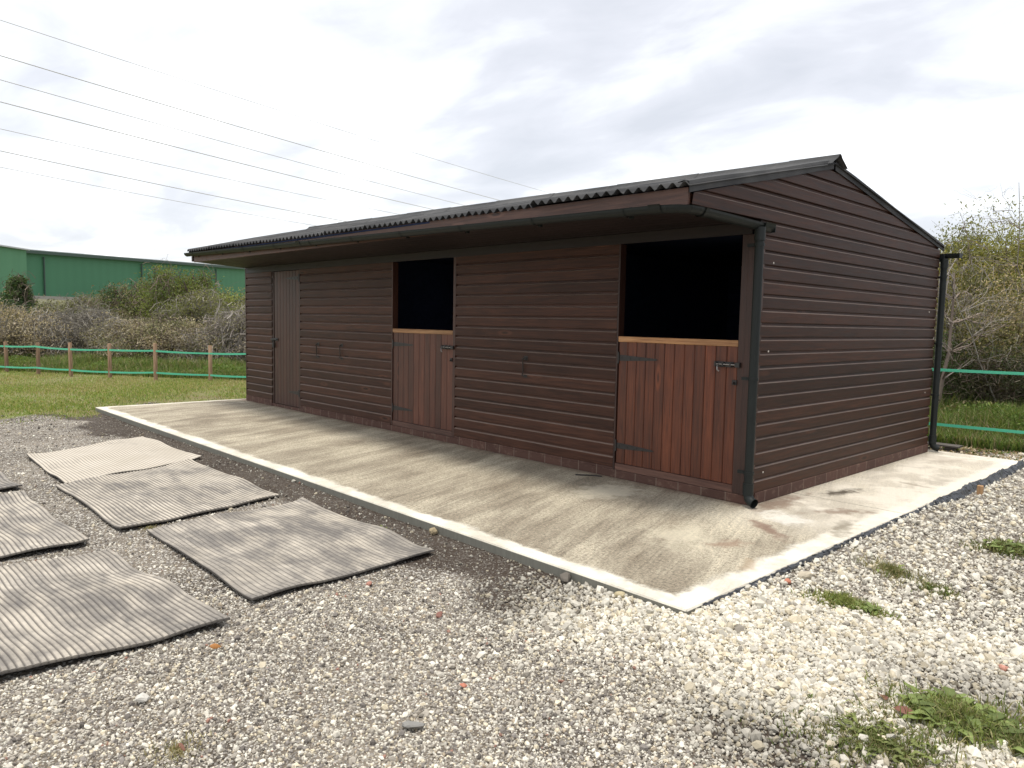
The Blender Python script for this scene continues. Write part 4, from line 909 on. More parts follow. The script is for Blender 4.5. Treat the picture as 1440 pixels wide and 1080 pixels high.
def clump(name, px, py, rad, nb, h, wd, cols, label, cat, broad=0, seed=0, squash=0.6, zz_=-0.07, bcol=(0.145, 0.185, 0.06), bs=None):
    bs = bs or h
    r = np.random.default_rng(seed); d_ = at(px, py, 1)-Vector((CX, CY, CZ)); q = Vector((CX, CY, CZ))+d_*((zz_-CZ)/d_.z)
    rr_ = rad*.62*np.minimum(np.abs(r.normal(size=nb)), 2.3); an = r.random(nb)*6.283
    rr_ = rr_*(1+.35*np.sin(an*2+seed)+.25*np.sin(an*3+seed*2)+.2*np.sin(an*7+seed))
    x = q.x+rr_*np.cos(an); y = q.y+rr_*np.sin(an)*squash*1.4
    V, F, C = blades(x, y, zg(x, y)+.008, h*(.4+.6*r.random(nb)), wd, mixcol(nb, cols, r), r, 1.6)
    root = empty(name, (q.x, q.y, float(zg(q.x, q.y))), category=cat, label=label)
    fastmesh('blades', V, F, GRASS, root, col=C, kind='stuff')
    if broad:
        vs, fs, cs = [], [], []
        for k in range(broad):
            a0 = r.random()*6.283; rr0 = rad*.75*math.sqrt(r.random()); bx, by = q.x+rr0*math.cos(a0), q.y+rr0*math.sin(a0)*squash*1.3; L_ = bs*r.uniform(.7, 1.5); az = r.random()*6.283; W_ = L_*r.uniform(.22, .38); b = len(vs)
            zb = float(zg(bx, by))+.012; rise = r.uniform(.25, .8)
            cb = np.array(bcol)*r.uniform(.7, 1.7)
            for j in range(6):
                u = j/5; wj = W_*.5*math.sin(math.pi*min(1, u*.92+.06)); cx_ = bx+math.cos(az)*L_*u; cy_ = by+math.sin(az)*L_*u; cz_ = zb+L_*rise*(u-.75*u*u)+.01
                for sg in (-1, 0, 1): vs.append((cx_-math.sin(az)*wj*sg, cy_+math.cos(az)*wj*sg, cz_+abs(sg)*wj*.3+.004*math.sin(j*2+k))); cs.append(cb*(1.25 if sg == 0 else 1))
            fs += [(b+j*3+s_, b+j*3+s_+1, b+j*3+s_+4, b+j*3+s_+3) for j in range(5) for s_ in (0, 1)]
        fastmesh('broad_leaves', vs, fs, GRASS, root, col=np.array(cs), smooth=True, kind='stuff')
GR_ = [(0.19, 0.24, 0.05), (0.26, 0.30, 0.08), (0.13, 0.16, 0.04), (0.34, 0.31, 0.15)]; OL = [(0.16, 0.16, 0.06), (0.11, 0.13, 0.04), (0.24, 0.22, 0.10), (0.12, 0.17, 0.04)]; DRY = [(0.40, 0.34, 0.20), (0.30, 0.27, 0.13), (0.2, 0.2, .08)]
clump('weed_clump', 1188, 852, 0.12, 2200, .045, .006, GR_, 'bright green weed clump on white gravel right of the slab corner', 'weed', 40, 1, bs=.035)
clump('weed_clump', 1222, 862, 0.075, 500, .03, .006, GR_, 'low green weed touching the right of the bright clump', 'weed', 40, 2, bs=.05)
clump('weed_clump', 1252, 808, 0.14, 800, .07, .004, DRY+OL, 'sparse dry yellowish weed on white gravel behind the green clump', 'weed', 8, 3)
clump('weed_clump', 1318, 830, 0.13, 700, .035, .005, OL, 'thin olive weed right of the bright green clump', 'weed', 8, 4)
clump('weed_clump', 1420, 775, 0.20, 1500, .05, .008, OL, 'olive weed patch at the right edge beside white gravel', 'weed', 50, 5, bs=.07)
clump('weed_clump', 1350, 1012, 0.22, 2600, .075, .0055, GR_+OL, 'large leafy weed patch with dock leaves at the bottom right corner', 'weed', 110, 6, bs=.085)
clump('weed_clump', 1235, 1042, 0.24, 3600, .032, .005, OL, 'low mossy weed patch spreading left of the dock leaves', 'weed', 70, 7, bcol=(.13, .15, .05), bs=.04)
clump('weed_clump', 1435, 1050, 0.16, 1400, .06, .006, OL, 'grass tuft in the very bottom right corner', 'weed', 20, 8)
clump('weed_clump', 538, 745, 0.035, 160, .02, .005, GR_, 'tiny green weed between the patchy dark mat and the slab', 'weed', 4, 9)
clump('weed_clump', 212, 740, 0.09, 240, .014, .004, DRY, 'thin yellow moss by the near corner of the corrugated mat', 'weed', 0, 10)
clump('weed_clump', 250, 1050, 0.11, 260, .028, .0035, DRY, 'wispy dry grass around the dark leaf at the bottom left', 'weed', 0, 11)

def twigs_mesh(Pl, Rd, cols):
    """Pl (N,K,3) polylines, Rd (N,K) radii -> 3-sided tubes"""
    N, K, _ = Pl.shape; T = np.zeros_like(Pl); T[:, 1:-1] = Pl[:, 2:]-Pl[:, :-2]; T[:, 0] = Pl[:, 1]-Pl[:, 0]; T[:, -1] = Pl[:, -1]-Pl[:, -2]
    T /= np.linalg.norm(T, axis=2)[..., None]+1e-9
    ref = np.where(np.abs(T[..., 2:3]) > .9, np.array([1., 0, 0]), np.array([0, 0, 1.])); A = np.cross(T, ref); A /= np.linalg.norm(A, axis=2)[..., None]+1e-9; B = np.cross(T, A)
    an = np.array([0, 2.094, 4.189]); V = Pl[:, :, None]+Rd[:, :, None, None]*(A[:, :, None]*np.cos(an)[None, None, :, None]+B[:, :, None]*np.sin(an)[None, None, :, None])
    i = np.arange(N*K*3).reshape(N, K, 3); j = np.roll(i, -1, 2)
    F = np.stack([i[:, :-1], j[:, :-1], j[:, 1:], i[:, 1:]], -1).reshape(-1, 4)
    return V.reshape(-1, 3), F, np.repeat(cols, K*3, 0)
def bush(name, x, y, rx, ry, h, label, cat, group, leafcols, nl, ls, twigcols, nt, seed, z0=None, trunk=0.0, clumps=60, shape=1.0, lowest=0.0, twr=0.005, out=1.0, stems=9, aspect=1.9, cone=False):
    r = np.random.default_rng(seed); z0 = float(zg(x, y)) if z0 is None else z0
    root = empty(name, (x, y, z0), category=cat, label=label, **({'group': group} if group else {}))
    base = np.array([x, y, z0]); 
    # main stems
    K = 7; ang = r.random(stems)*6.283; el = r.uniform(.35, 1.0, stems)
    tipx = np.cos(ang)*rx*(1.1-el*.8); tipy = np.sin(ang)*ry*(1.1-el*.8); tipz = h*(.55+.42*el)
    u = np.linspace(0, 1, K)[None, :]
    rt_ = r.normal(size=(stems, 2))*0.07*rx
    PX = x+rt_[:, :1]+(tipx[:, None])*(u**1.3)+r.normal(size=(stems, K))*.03*rx*u; PY = y+rt_[:, 1:]+(tipy[:, None])*(u**1.3)+r.normal(size=(stems, K))*.03*rx*u; PZ = z0-.05+tipz[:, None]*u**.9
    main = np.stack([PX, PY, PZ], 2); rad0 = (0.012*h+.004)*(1+trunk*3); Rm = rad0*(1-.8*u)*np.ones((stems, 1))
    mv, mf, mc = twigs_mesh(main, Rm, mixcol(stems, twigcols, r, .15))
    # clump centres spread through the crown
    nc = clumps; th = r.random(nc)*6.283; cz = r.random(nc)**.8; rad = np.sqrt(r.random(nc))*.95+.05
    if cone: prof_ = (1-cz)**1.15*1.05+.03
    else: prof_ = np.sqrt(np.clip(1-(np.clip(cz-.35, 0, 1)/.66)**2, .03, 1))*(1-.25*(1-cz)*shape)
    bump_ = 1+.22*np.sin(th*3+seed)+.14*np.sin(th*5+cz*7+seed*1.7)
    CXc = x+np.cos(th)*rx*rad*prof_*bump_; CYc = y+np.sin(th)*ry*rad*prof_*bump_; CZc = z0+h*(lowest+(1-lowest)*(.06+.92*cz))*(.9+.12*np.sin(th*2+seed*3))
    # twigs from the nearest stem point to clumps and beyond
    if nt:
        k_ = r.integers(0, nc, nt); tip = np.stack([CXc[k_], CYc[k_], CZc[k_]], 1)+r.normal(size=(nt, 3))*np.array([rx, ry, h*.7])*.13*out
        s_i = r.integers(0, stems, nt); tpos = np.clip((tip[:, 2]-z0)/h*.8+r.uniform(-.25, .05, nt), .05, .95); kk = (tpos*(K-1)).astype(int)
        st_ = main[s_i, kk]; Kt = 5; ut = np.linspace(0, 1, Kt)[None, :, None]
        near = r.random(nt) < .6; ctr = np.stack([CXc[k_], CYc[k_], CZc[k_]], 1)-r.normal(size=(nt, 3))*.12*rx; st_ = np.where(near[:, None], ctr, st_)
        bow = r.normal(size=(nt, 1, 3))*.10*np.linalg.norm(tip-st_, axis=1)[:, None, None]; bow[:, :, 2] += .08*h
        Pt = st_[:, None]*(1-ut)+tip[:, None]*ut+bow*np.sin(ut*math.pi)+r.normal(size=(nt, Kt, 3))*.012*h
        Pt[..., 2] = np.maximum(Pt[..., 2], z0)
        Rt = twr*(1-.75*ut[..., 0])*r.uniform(.5, 1.3, (nt, 1))
        tv, tf_, tc_ = twigs_mesh(Pt, Rt, mixcol(nt, twigcols, r, .3)); mf = np.concatenate([mf, tf_+len(mv)]); mv = np.concatenate([mv, tv]); mc = np.concatenate([mc, tc_])
    fastmesh('branches', mv, mf, BARK, root, col=mc)
    if nl:
        k_ = r.integers(0, nc, nl); cs = (.08 if cone else .17)*rx*(r.uniform(.5, 1.5, nc))
        loc = np.clip(r.normal(size=(nl, 3)), -1.7, 1.7)*cs[k_][:, None]*np.array([1, ry/rx, min(1, h/rx*.55)])
        ctr = np.stack([CXc[k_], CYc[k_], CZc[k_]], 1)+loc; ctr[:, 2] = np.maximum(ctr[:, 2], z0+.02)
        cc = np.array(leafcols)[r.integers(0, len(leafcols), nc)]*r.uniform(.72, 1.28, (nc, 1)); lc = cc[k_]*r.uniform(.7, 1.35, (nl, 1))
        Rm_ = rotm(nl, r); sz = ls*r.uniform(.6, 1.4, nl)
        quad = np.array([(-1, 0, 0), (0, -1/aspect, .12), (1, 0, 0), (0, 1/aspect, .12)])*.5
        Vq = np.einsum('nij,kj->nki', Rm_, quad)*sz[:, None, None]+ctr[:, None]
        fastmesh('foliage', Vq.reshape(-1, 3), np.arange(nl*4).reshape(-1, 4), LEAVES, root, col=np.repeat(np.clip(lc, 0, 1), 4, 0))
    return root
# palettes
GD = [(0.050, 0.088, 0.035), (0.069, 0.112, 0.037), (0.088, 0.125, 0.050)]
GM = [(0.130, 0.176, 0.046), (0.169, 0.208, 0.058), (0.104, 0.143, 0.046)]
GL = [(0.260, 0.286, 0.091), (0.208, 0.247, 0.078), (0.312, 0.305, 0.117)]
OLV = [(0.202, 0.202, 0.111), (0.156, 0.163, 0.085), (0.247, 0.234, 0.130)]
BRN = [(0.40, 0.33, 0.245), (0.30, 0.25, 0.19), (0.42, 0.36, 0.27), (0.221, 0.195, 0.104)]
BRM = [(0.28, 0.265, 0.17), (0.40, 0.34, 0.25), (0.15, 0.16, 0.08), (0.44, 0.39, 0.30)]
TG = [(0.29, 0.265, 0.22), (0.36, 0.335, 0.285), (0.21, 0.19, 0.15)]; TB = [(0.16, 0.12, 0.09), (0.24, 0.19, 0.14)]; TW = [(0.42, 0.38, 0.34), (0.30, 0.26, 0.23)]
def pb(px, dist): p = at(px, 460, dist); return p.x, p.y
H1_ = 'bramble and thorn bushes in the hedgerow behind the left fence'
# (px, dist, rx, ry, h, ...)
hedge = [
 (-35, 29, 2.0, 1.8, 2.05, BRN, 9000, .07, TG, 900, 'tan brown bramble bush cut by the left edge'),
 (25, 27.5, 1.5, 1.4, 1.75, BRN, 8000, .065, TG, 800, 'tan bramble bush behind the leftmost fence posts'),
 (75, 28, 1.7, 1.5, 1.55, BRN[:2]+TG, 2600, .055, TG, 3000, 'mostly leafless grey bramble behind the second and third posts from the left'),
 (125, 29, 1.8, 1.5, 1.65, TG, 1600, .05, TG, 3600, 'bare lilac grey thorn bush behind the third and fourth fence posts'),
 (172, 27, 1.4, 1.3, 1.45, BRM, 7000, .06, TG, 1000, 'bramble with cream seed heads behind the fourth fence post'),
 (215, 26, 1.5, 1.4, 1.55, BRM, 9000, .06, TB, 900, 'olive and cream bramble behind the fifth fence post'),
 (262, 25.5, 1.5, 1.4, 1.45, BRM, 9000, .06, TB, 900, 'mottled tan bramble between the two posts nearest the stable'),
 (310, 24.5, 1.4, 1.3, 1.5, BRM, 7000, .055, TW, 1600, 'bramble with pale twigs behind the post nearest the stable'),
 (350, 24, 1.5, 1.3, 1.75, BRM, 4000, .055, TW, 2600, 'tangle of bare whitish twigs against the corner of the stable'),
]
for k, (px, ds, rx, ry, h, lc, nl, ls, tc, nt, lab) in enumerate(hedge):
    x, y = pb(px, ds); bush('bramble_bush', x, y, rx, ry, h, lab, 'bush', H1_, lc, int(nl*1.7), ls*.9, tc, nt, 100+k, clumps=70, twr=.011, out=1.4, z0=-.28)
H2_ = 'trees and tall shrubs in front of the green warehouse'
trees = [
 ('conifer', 28, 44, 2.0, 1.9, 3.05, GD, 24000, .12, TB, 500, 'dark green conical tree against the left end of the warehouse', True),
 ('shrub', -15, 43, 2.0, 1.8, 1.9, GD, 12000, .11, TB, 300, 'low dark evergreen shrub left of the conical tree', False),
 ('shrub', 72, 42, 1.6, 1.5, 1.7, OLV, 9000, .09, TG, 800, 'low grey green shrub right of the conical tree', False),
 ('shrub', 112, 42, 1.8, 1.6, 2.15, OLV, 10000, .09, TG, 900, 'rounded olive shrub in front of the grey wall', False),
 ('shrub', 150, 42, 1.6, 1.5, 2.0, [(0.17,.17,.12),(0.13,.14,.09)], 7000, .08, TG, 1600, 'wispy grey shrub beside the rounded olive shrub', False),
 ('tree', 182, 39, 2.1, 1.9, 2.6, OLV+GD, 16000, .09, TB, 900, 'grey green tree left of the tallest green tree', False),
 ('tree', 218, 38, 1.8, 1.7, 2.7, GM+OLV, 13000, .09, TB, 700, 'mixed olive tree tucked below the tallest green tree', False),
 ('tree', 262, 36, 2.2, 2.0, 3.45, GM+[(0.16,.19,.05)], 24000, .09, TB, 900, 'tallest yellow green tree left of the stable roof', False),
 ('shrub', 280, 29, 2.0, 1.8, 2.15, [(0.19,.20,.085),(0.15,.165,.06),(0.23,.225,.11)], 24000, .065, TG, 1400, 'broad pale olive shrub in front of the tallest tree', False),
 ('tree', 338, 33, 1.5, 1.4, 2.25, GL+GM, 16000, .08, TB, 500, 'light green tree squeezed against the stable wall', False),
 ('tree', 375, 36, 1.9, 1.7, 2.3, GM, 9000, .09, TB, 400, 'green tree mostly hidden behind the stable end', False),
]
for k, (nm, px, ds, rx, ry, h, lc, nl, ls, tc, nt, lab, cone) in enumerate(trees):
    x, y = pb(px, ds); bush(nm, x, y, rx, ry, h+.3, lab, 'tree' if nm != 'shrub' else 'shrub', H2_, lc, nl, ls, tc, nt, 200+k, clumps=220 if cone else 90, twr=.016, z0=-.3, lowest=.1, trunk=.6, cone=cone)
# right-hand side, much nearer
H3_ = 'trees and bushes behind the right fence'
def pr(px, ds): return pb(px, ds)
right = [
 ('willow_tree', 1405, 17.5, 2.2, 1.9, 3.35, [(0.27,.26,.085),(0.22,.225,.065),(0.32,.28,.09),(0.16,.175,.055)], 110000, .066, TB, 1000, 'yellow green willow behind the right fence, thick with fine leaves', .011, 150),
 ('willow_tree', 1500, 18.5, 2.3, 1.9, 3.6, [(0.24,.24,.08),(0.18,.19,.055)], 80000, .066, TB, 500, 'taller willow at the right edge', .011, 130),
 ('thorn_bush', 1345, 15.4, 1.1, 1.0, 2.45, [(0.25,.215,.12),(0.19,.175,.08),(.15,.16,.06)], 20000, .05, TW, 1000, 'twiggy pale thorn bush next to the rear downpipe', .008, 70),
 ('thorn_bush', 1430, 15.0, 1.3, 1.1, 2.15, [(0.36,.29,.18),(0.25,.21,.11),(.16,.16,.06)], 24000, .055, TG, 800, 'brown and cream thorn bush below the yellow green willow', .007, 70),
 ('dark_bush', 1322, 14.4, .8, .7, 1.3, GD+[(0.07,.10,.03)], 10000, .05, TB, 300, 'dark green bush at the foot of the thin leaning trunk', .006, 40),
 ('dark_bush', 1395, 14.0, 1.0, .7, 1.15, [(0.06,.085,.03),(0.09,.085,.05),(.05,.06,.03)], 10000, .05, TB, 700, 'dark tangled bush behind the upper tape', .006, 50),
 ('dark_bush', 1475, 14.2, 1.0, .8, 1.4, [(0.06,.085,.03),(0.09,.085,.05)], 8000, .05, TB, 400, 'dark bush cut by the right edge', .006, 40),
 ('willow_tree', 1290, 18, 1.7, 1.5, 2.6, [(0.2,.2,.08),(0.15,.165,.06)], 22000, .08, TB, 300, 'low willow showing between the gable end and the leafy willow', .012, 70),
]
for k, (nm, px, ds, rx, ry, h, lc, nl, ls, tc, nt, lab, tw, ncl) in enumerate(right):
    x, y = pr(px, ds); bush(nm, x, y, rx, ry, h+.15, lab, 'tree' if 'tree' in nm else 'bush', H3_, lc, int(nl*1.35), ls*.85, tc, nt, 300+k, clumps=ncl, twr=tw, out=1.15, z0=-.2, aspect=2.6)
# thin leaning trunk with bare pale limbs
def bare(name, px, ds, h, label, seed, lean, rad, cols, cat='tree'):
    r = np.random.default_rng(seed); x, y = pr(px, ds); root = empty(name, (x, y, -.2), category=cat, label=label); side_ = np.array([rt.x, rt.y])
    def line(p0, d, L_, K=7, wv=.05): 
        u = np.linspace(0, 1, K)[:, None]; q = p0+d*L_*u+r.normal(size=(K, 3))*wv*L_*u*.5; q[:, 2] += -.06*L_*u[:, 0]**2; return q
    p0 = np.array([x, y, -.25]); d = np.array([side_[0]*lean, side_[1]*lean, 1.0]); d /= np.linalg.norm(d)
    tr = line(p0, d, h, 7, .03); fastmesh_t = twigs_mesh(tr[None], (rad*(1-.7*np.linspace(0, 1, 7)))[None], np.array([cols[0]])); fastmesh('trunk', *fastmesh_t[:2], BARK, root, col=fastmesh_t[2], smooth=True)
    Ls, Rs = [], []
    for k in range(16):
        s_ = tr[r.integers(2, 6)]; dd = np.array([*r.normal(size=2)*.8, r.uniform(.1, 1)]); dd /= np.linalg.norm(dd); l_ = line(s_, dd, h*r.uniform(.15, .4), 7, .12); Ls.append(l_); Rs.append(rad*.35*(1-.8*np.linspace(0, 1, 7)))
        for j in range(6):
            s2 = l_[r.integers(1, 6)]; d2 = dd+r.normal(size=3)*.7; d2 /= np.linalg.norm(d2); Ls.append(line(s2, d2, h*r.uniform(.05, .16), 7, .15)); Rs.append(rad*.13*(1-.7*np.linspace(0, 1, 7)))
    v, f, c = twigs_mesh(np.array(Ls), np.array(Rs), mixcol(len(Ls), cols, r, .2)); fastmesh('branches', v, f, BARK, root, col=c)
bare('bare_tree', 1326, 13.6, 2.7, 'slender grey brown trunk with bare twigs beside the rear downpipe', 61, .05, .045, [(0.27, 0.21, 0.17), (0.36, 0.31, 0.27)])
bare('bare_tree', 1432, 14.0, 2.7, 'pale whitish leaning limb with bare twigs in front of the leafy willow', 62, -.45, .018, [(0.50, 0.46, 0.40), (0.33, 0.29, 0.25)])
bare('bare_tree', 1452, 16.0, 4.4, 'thin bare saplings rising above the willow at the right edge', 63, -.10, .016, [(0.3, 0.26, 0.22), (0.36, 0.3, 0.26)])
# ------------------------------------------------------------------ fences
t = M('green_tape'); setp(t, Base_Color=t.mix(t.noise(t.mapv(t.obj, (4, 4, 120)), 1, 2), (0.06, 0.46, 0.27), (0.14, 0.60, 0.40)), Roughness=.45); TAPE = t.m
def tape(pts, w_, parent, sag=.01):
    vs = []; P_ = []
    for a_, b_ in zip(pts[:-1], pts[1:]):
        for q in np.linspace(0, 1, 9)[:-1]: v = Vector(a_).lerp(Vector(b_), q); v.z -= sag*4*q*(1-q); P_.append(v)
    P_.append(Vector(pts[-1])); mb = MB(); n = len(P_)
    for j, p in enumerate(P_):
        d = (P_[min(j+1, n-1)]-P_[max(j-1, 0)]); nn = Vector((-d.y, d.x, 0)).normalized()*.0012; tw = 1-.12*abs(math.sin(j*.37))
        vs += [p+nn+Vector((0, 0, w_/2*tw)), p+nn-Vector((0, 0, w_/2*tw)), p-nn-Vector((0, 0, w_/2*tw)), p-nn+Vector((0, 0, w_/2*tw))]
    mb.add(vs, [(j*4+k, j*4+(k+1) % 4, j*4+4+(k+1) % 4, j*4+4+k) for j in range(n-1) for k in range(4)], .5); return mb.obj('tape', TAPE, parent)
def fence(posts, heights, label, name, tz, w_=.04, zb=None):
    root = empty(name, (*posts[0][:2], -.15), category='fence', label=label)
    for k, ((x, y), h) in enumerate(zip(posts, heights)):
        z0 = float(zg(x, y)) if zb is None else zb; mb = MB(); r_ = .05
        rr = random.Random(k+5); tx, ty = rr.uniform(-.02, .02), rr.uniform(-.02, .02)
        mb.tube([(x, y, z0-.2), (x+tx*.3, y+ty*.3, z0+.3), (x+tx*.8, y+ty*.8, z0+h-.012), (x+tx, y+ty, z0+h)], [.046, .045, .043, .035], 12, smooth=True); mb.obj('post', WPOST, root)
    for k, z in enumerate(tz): tape([(x-.02, y-.056, (zb if zb is not None else float(zg(x, y)))+z+.02*math.sin(j*2.3+k)) for j, (x, y) in enumerate(posts)], w_, root)
def gp_(px, py, z=-.15): d_ = at(px, py, 1)-Vector((CX, CY, CZ)); q = Vector((CX, CY, CZ))+d_*((z-CZ)/d_.z); return (q.x, q.y)
bl = [gp_(10, 524), gp_(54, 527), gp_(100, 530), gp_(155, 532), gp_(219, 535), gp_(296, 537)]
a_, b_ = Vector(bl[0]), Vector(bl[-1]); d_ = (b_-a_)/5
extra_l = [tuple(a_-d_*2), tuple(a_-d_)]; extra_r = [tuple(b_+d_), tuple(b_+d_*2)]
hts = [.82, .80, .80, .80, .84, .84, .88, .86, .86, .86]
fence(extra_l+bl+extra_r, hts, 'row of short wooden posts with two green tapes across the turf', 'tape_fence', (.17, .69), .045, -.15)
fence([(-7.5, 5.62), (-4.2, 5.62), (-2.0, 5.62), (1.9, 5.64), (4.6, 5.66)], [.98]*5, 'two bright green fence tapes stretched behind the gable end', 'tape_fence', (.315, 1.035), .042, -.15)

# ------------------------------------------------------------------ warehouse on its bank
t = M('green_cladding')
rib = t.n('ShaderNodeTexWave', {'wave_type': 'BANDS', 'bands_direction': 'X'}, Vector=t.n('ShaderNodeCombineXYZ', None, X=t.math('ADD', t.xyz[0], t.xyz[1]), Y=0.0, Z=0.0).outputs[0], Scale=1.1, Distortion=0.0).outputs[1]
c = t.mix(t.noise(t.obj, .12, 4), (0.055, 0.20, 0.10), (0.08, 0.25, 0.135)); c = t.mix(t.math('MULTIPLY', rib, .25), c, (0.05, 0.18, 0.09))
setp(t, Base_Color=c, Roughness=.6, Metallic=0.0); GREEN = t.m
t = M('pale_green_cladding'); setp(t, Base_Color=t.mix(t.noise(t.mapv(t.obj, (1, 1, .05)), 1.5, 4), (0.09, 0.25, 0.13), (0.12, 0.30, 0.16)), Roughness=.6); GREEN2 = t.m
t = M('grey_roof_sheet'); setp(t, Base_Color=(0.55, 0.57, 0.57), Roughness=.5); RSH = t.m
t = M('dark_flashing'); setp(t, Base_Color=(0.05, 0.09, 0.07), Roughness=.5); FLASH = t.m
pc = at(27, 352, 75); pe = at(345, 377.0, 100); pe2 = pe
WH = empty('warehouse', (pc.x, pc.y, -.3), category='warehouse', label='long green metal-clad warehouse behind the hedgerow on the left')
zt = pc.z; dirw = Vector((pe.x-pc.x, pe.y-pc.y, 0)); Lw = dirw.length; dirw.normalize(); Lw = Lw*1.45; nrm = Vector((-dirw.y, dirw.x, 0))
if nrm.dot(Vector((pc.x-CX, pc.y-CY, 0))) < 0: nrm = -nrm
def slabw(mb, o, d, n, u0, u1, v0, v1, z0, z1a, z1b=None):
    z1b = z1a if z1b is None else z1b
    c_ = [o+d*u0+n*v0, o+d*u1+n*v0, o+d*u1+n*v1, o+d*u0+n*v1]; zt_ = [z1a, z1b, z1b, z1a]
    vs = [(q.x, q.y, z0) for q in c_]+[(q.x, q.y, zz2) for q, zz2 in zip(c_, zt_)]
    mb.add(vs, [(3, 2, 1, 0), (4, 5, 6, 7), (0, 1, 5, 4), (1, 2, 6, 5), (2, 3, 7, 6), (3, 0, 4, 7)], .5)
o2 = Vector((pc.x, pc.y, 0)); ztb = pe.z+(pe.z-pc.z)*.45
mb = MB(); slabw(mb, o2, dirw, nrm, 0, Lw, 0, 45, -.3, zt, ztb); mb.obj('wall', GREEN, WH)
mb = MB(); slabw(mb, o2, dirw, nrm, -.3, Lw+.3, -.35, 45.3, zt+.02, zt+.02, ztb+.02) if False else None
mb = MB()
for (u0, u1, za, zb2) in ((0, Lw, zt, ztb),):
    c_ = [o2-nrm*.4, o2+dirw*Lw-nrm*.4, o2+dirw*Lw+nrm*45.4, o2+nrm*45.4]
    zs_ = [zt, ztb, ztb, zt]; vs = [(q.x, q.y, z+.01) for q, z in zip(c_, zs_)]+[(q.x, q.y, z+.13) for q, z in zip(c_, zs_)]
    mb.add(vs, [(3, 2, 1, 0), (4, 5, 6, 7), (0, 1, 5, 4), (1, 2, 6, 5), (2, 3, 7, 6), (3, 0, 4, 7)], .5)
mb.obj('roof', RSH, WH)
mb = MB()
c_ = [o2-nrm*.46, o2+dirw*Lw-nrm*.46, o2+dirw*Lw-nrm*.405, o2-nrm*.405]; zs_ = [zt, ztb, ztb, zt]
mb.add([(q.x, q.y, z-.20) for q, z in zip(c_, zs_)]+[(q.x, q.y, z+.06) for q, z in zip(c_, zs_)], [(3, 2, 1, 0), (4, 5, 6, 7), (0, 1, 5, 4), (1, 2, 6, 5), (2, 3, 7, 6), (3, 0, 4, 7)], .5); mb.obj('eaves_flashing', FLASH, WH)
for u in (2.3, Lw*.30, Lw*.56, Lw*.82):
    q = o2+dirw*u-nrm*.12; mb = MB(); mb.tube([(q.x, q.y, -.3), (q.x, q.y, zt-.4+(ztb-zt)*u/Lw)], .07, 8); mb.obj('downpipe', FLASH, WH)
# lighter projecting end block to the left
o3 = o2-dirw*14-nrm*0.7; mb = MB(); slabw(mb, o3, dirw, nrm, 0, 14.0, 0, 40, -.3, zt+.45, zt-.02); mb.obj('end_bay', GREEN2, WH)
mb = MB(); cc_ = [o3-nrm*.3, o3+dirw*14.1-nrm*.3, o3+dirw*14.1+nrm*40, o3+nrm*40]; zs_ = [zt+.45, zt-.02, zt-.02, zt+.45]
mb.add([(q.x, q.y, z+.01) for q, z in zip(cc_, zs_)]+[(q.x, q.y, z+.12) for q, z in zip(cc_, zs_)], [(3, 2, 1, 0), (4, 5, 6, 7), (0, 1, 5, 4), (1, 2, 6, 5), (2, 3, 7, 6), (3, 0, 4, 7)], .5); mb.obj('roof', RSH, WH)
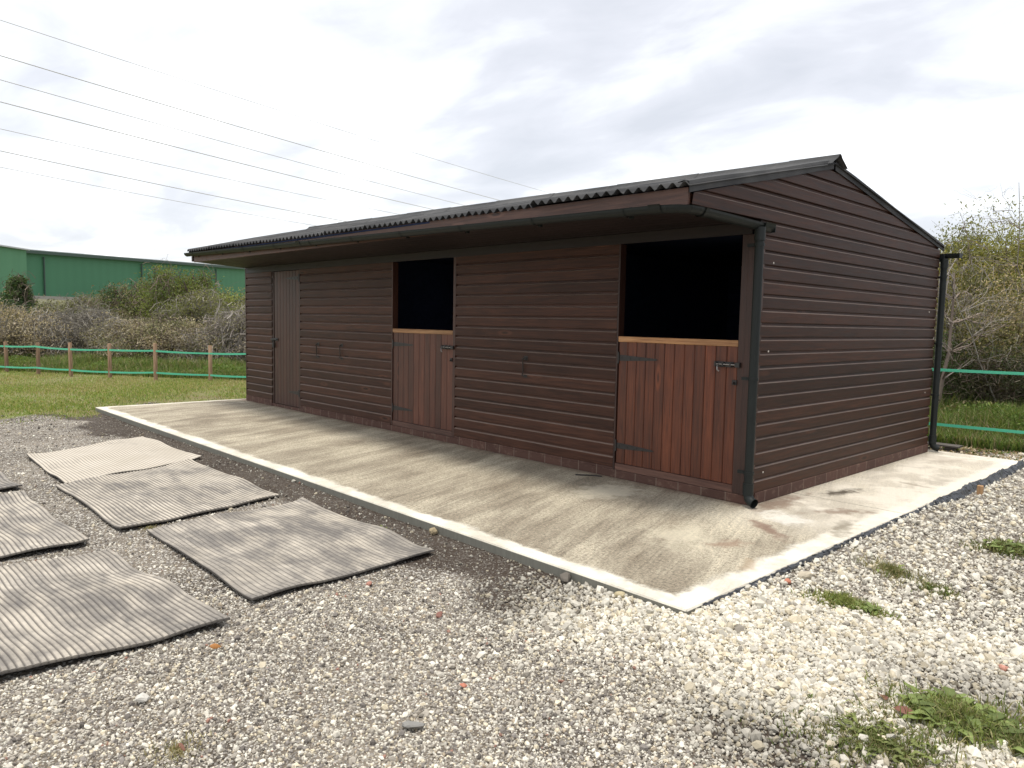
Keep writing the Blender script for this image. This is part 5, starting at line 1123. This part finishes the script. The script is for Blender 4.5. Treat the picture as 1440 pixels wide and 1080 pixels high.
# grassy bank with a low grey retaining wall along its top
t = M('rough_bank'); setp(t, Base_Color=t.mix(t.noise(t.obj, .8, 6, .7), (0.07, 0.085, 0.04), (0.19, 0.17, 0.10)), Roughness=.95); BANK = t.m
t = M('grey_wall'); setp(t, Base_Color=t.mix(t.noise(t.obj, .9, 5), (0.25, 0.24, 0.21), (0.40, 0.38, 0.34)), Roughness=.9); GW = t.m
zb_ = at(80, 416, 66).z
bk = []; 
nu_, nv_ = 60, 9
ba, bb = at(-260, 460, 66), at(520, 460, 84); bd = Vector((bb.x-ba.x, bb.y-ba.y, 0)); bn = Vector((-bd.y, bd.x, 0)).normalized()
if bn.dot(Vector((ba.x-CX, ba.y-CY, 0))) < 0: bn = -bn
for j in range(nv_):
    v = j/(nv_-1)
    for k in range(nu_):
        q = ba+bd*(k/(nu_-1)); dd_ = -14+v*22; hgt = (zb_-.25+.3)*float(smooth(np.array(dd_), -13, -.6)); p = q+bn*dd_
        bk.append((p.x, p.y, -.32+hgt*(1+.05*math.sin(k*1.3+v*5)) if dd_ < -1 else -.3+hgt))
i = np.arange(nu_*nv_).reshape(nv_, nu_)
fastmesh('hill', bk, np.stack([i[:-1, :-1].ravel(), i[:-1, 1:].ravel(), i[1:, 1:].ravel(), i[1:, :-1].ravel()], 1), BANK, smooth=True, kind='structure', label='grassy bank in front of the warehouse')
mb = MB(); slabw(mb, Vector((ba.x, ba.y, 0)), bd.normalized(), bn, 0, bd.length, .4, .9, zb_-1.0, zb_+.02, zb_+.02); mb.obj('grey_wall', GW, category='wall', label='low grey wall along the foot of the green warehouse')

# ------------------------------------------------------------------ overhead lines
t = M('cable'); setp(t, Base_Color=(0.6, 0.6, 0.62), Roughness=.6); CABLE = t.m
vpd = at(1480, 475, 1)-Vector((CX, CY, CZ)); vpd.z = 0; vpd.normalize()
wires = [((0, 28), (740, 262), 62, .017, 'topmost and faintest'), ((0, 78), (715, 285), 58, .022, 'second from the top'), ((0, 112), (670, 293), 64, .020, 'third from the top'), ((0, 143), (620, 297), 60, .024, 'middle'),
         ((0, 181), (570, 303), 70, .020, 'third from the bottom'), ((0, 212), (490, 312), 66, .024, 'second lowest'), ((0, 235), (430, 315), 72, .018, 'lowest, meeting the roof farthest left')]
for (s_, e_, D0, rad, lab) in wires:
    A = at(*s_, D0); de = at(*e_, 1)-Vector((CX, CY, CZ))
    # end ray meets the vertical plane through A that contains the line's bearing
    n_ = Vector((-vpd.y, vpd.x, 0)); tt = n_.dot(A-Vector((CX, CY, CZ)))/n_.dot(de)
    if tt <= 0 or tt > 900: tt = 160
    B = Vector((CX, CY, CZ))+de*tt; d = B-A; pts = []
    for q in np.linspace(-1.2, 1.9, 40):
        p = A+d*q; p.z += -0.010*d.length*4*q*(1-q)*.35; pts.append(p)
    mb = MB(); mb.tube(pts, rad*1.5, 5, .5); mb.obj('power_line', CABLE, category='power line', group='overhead power lines', label='thin grey overhead power line crossing the sky, '+lab)
S.cycles.use_denoising = True
S.cycles.max_bounces = 6
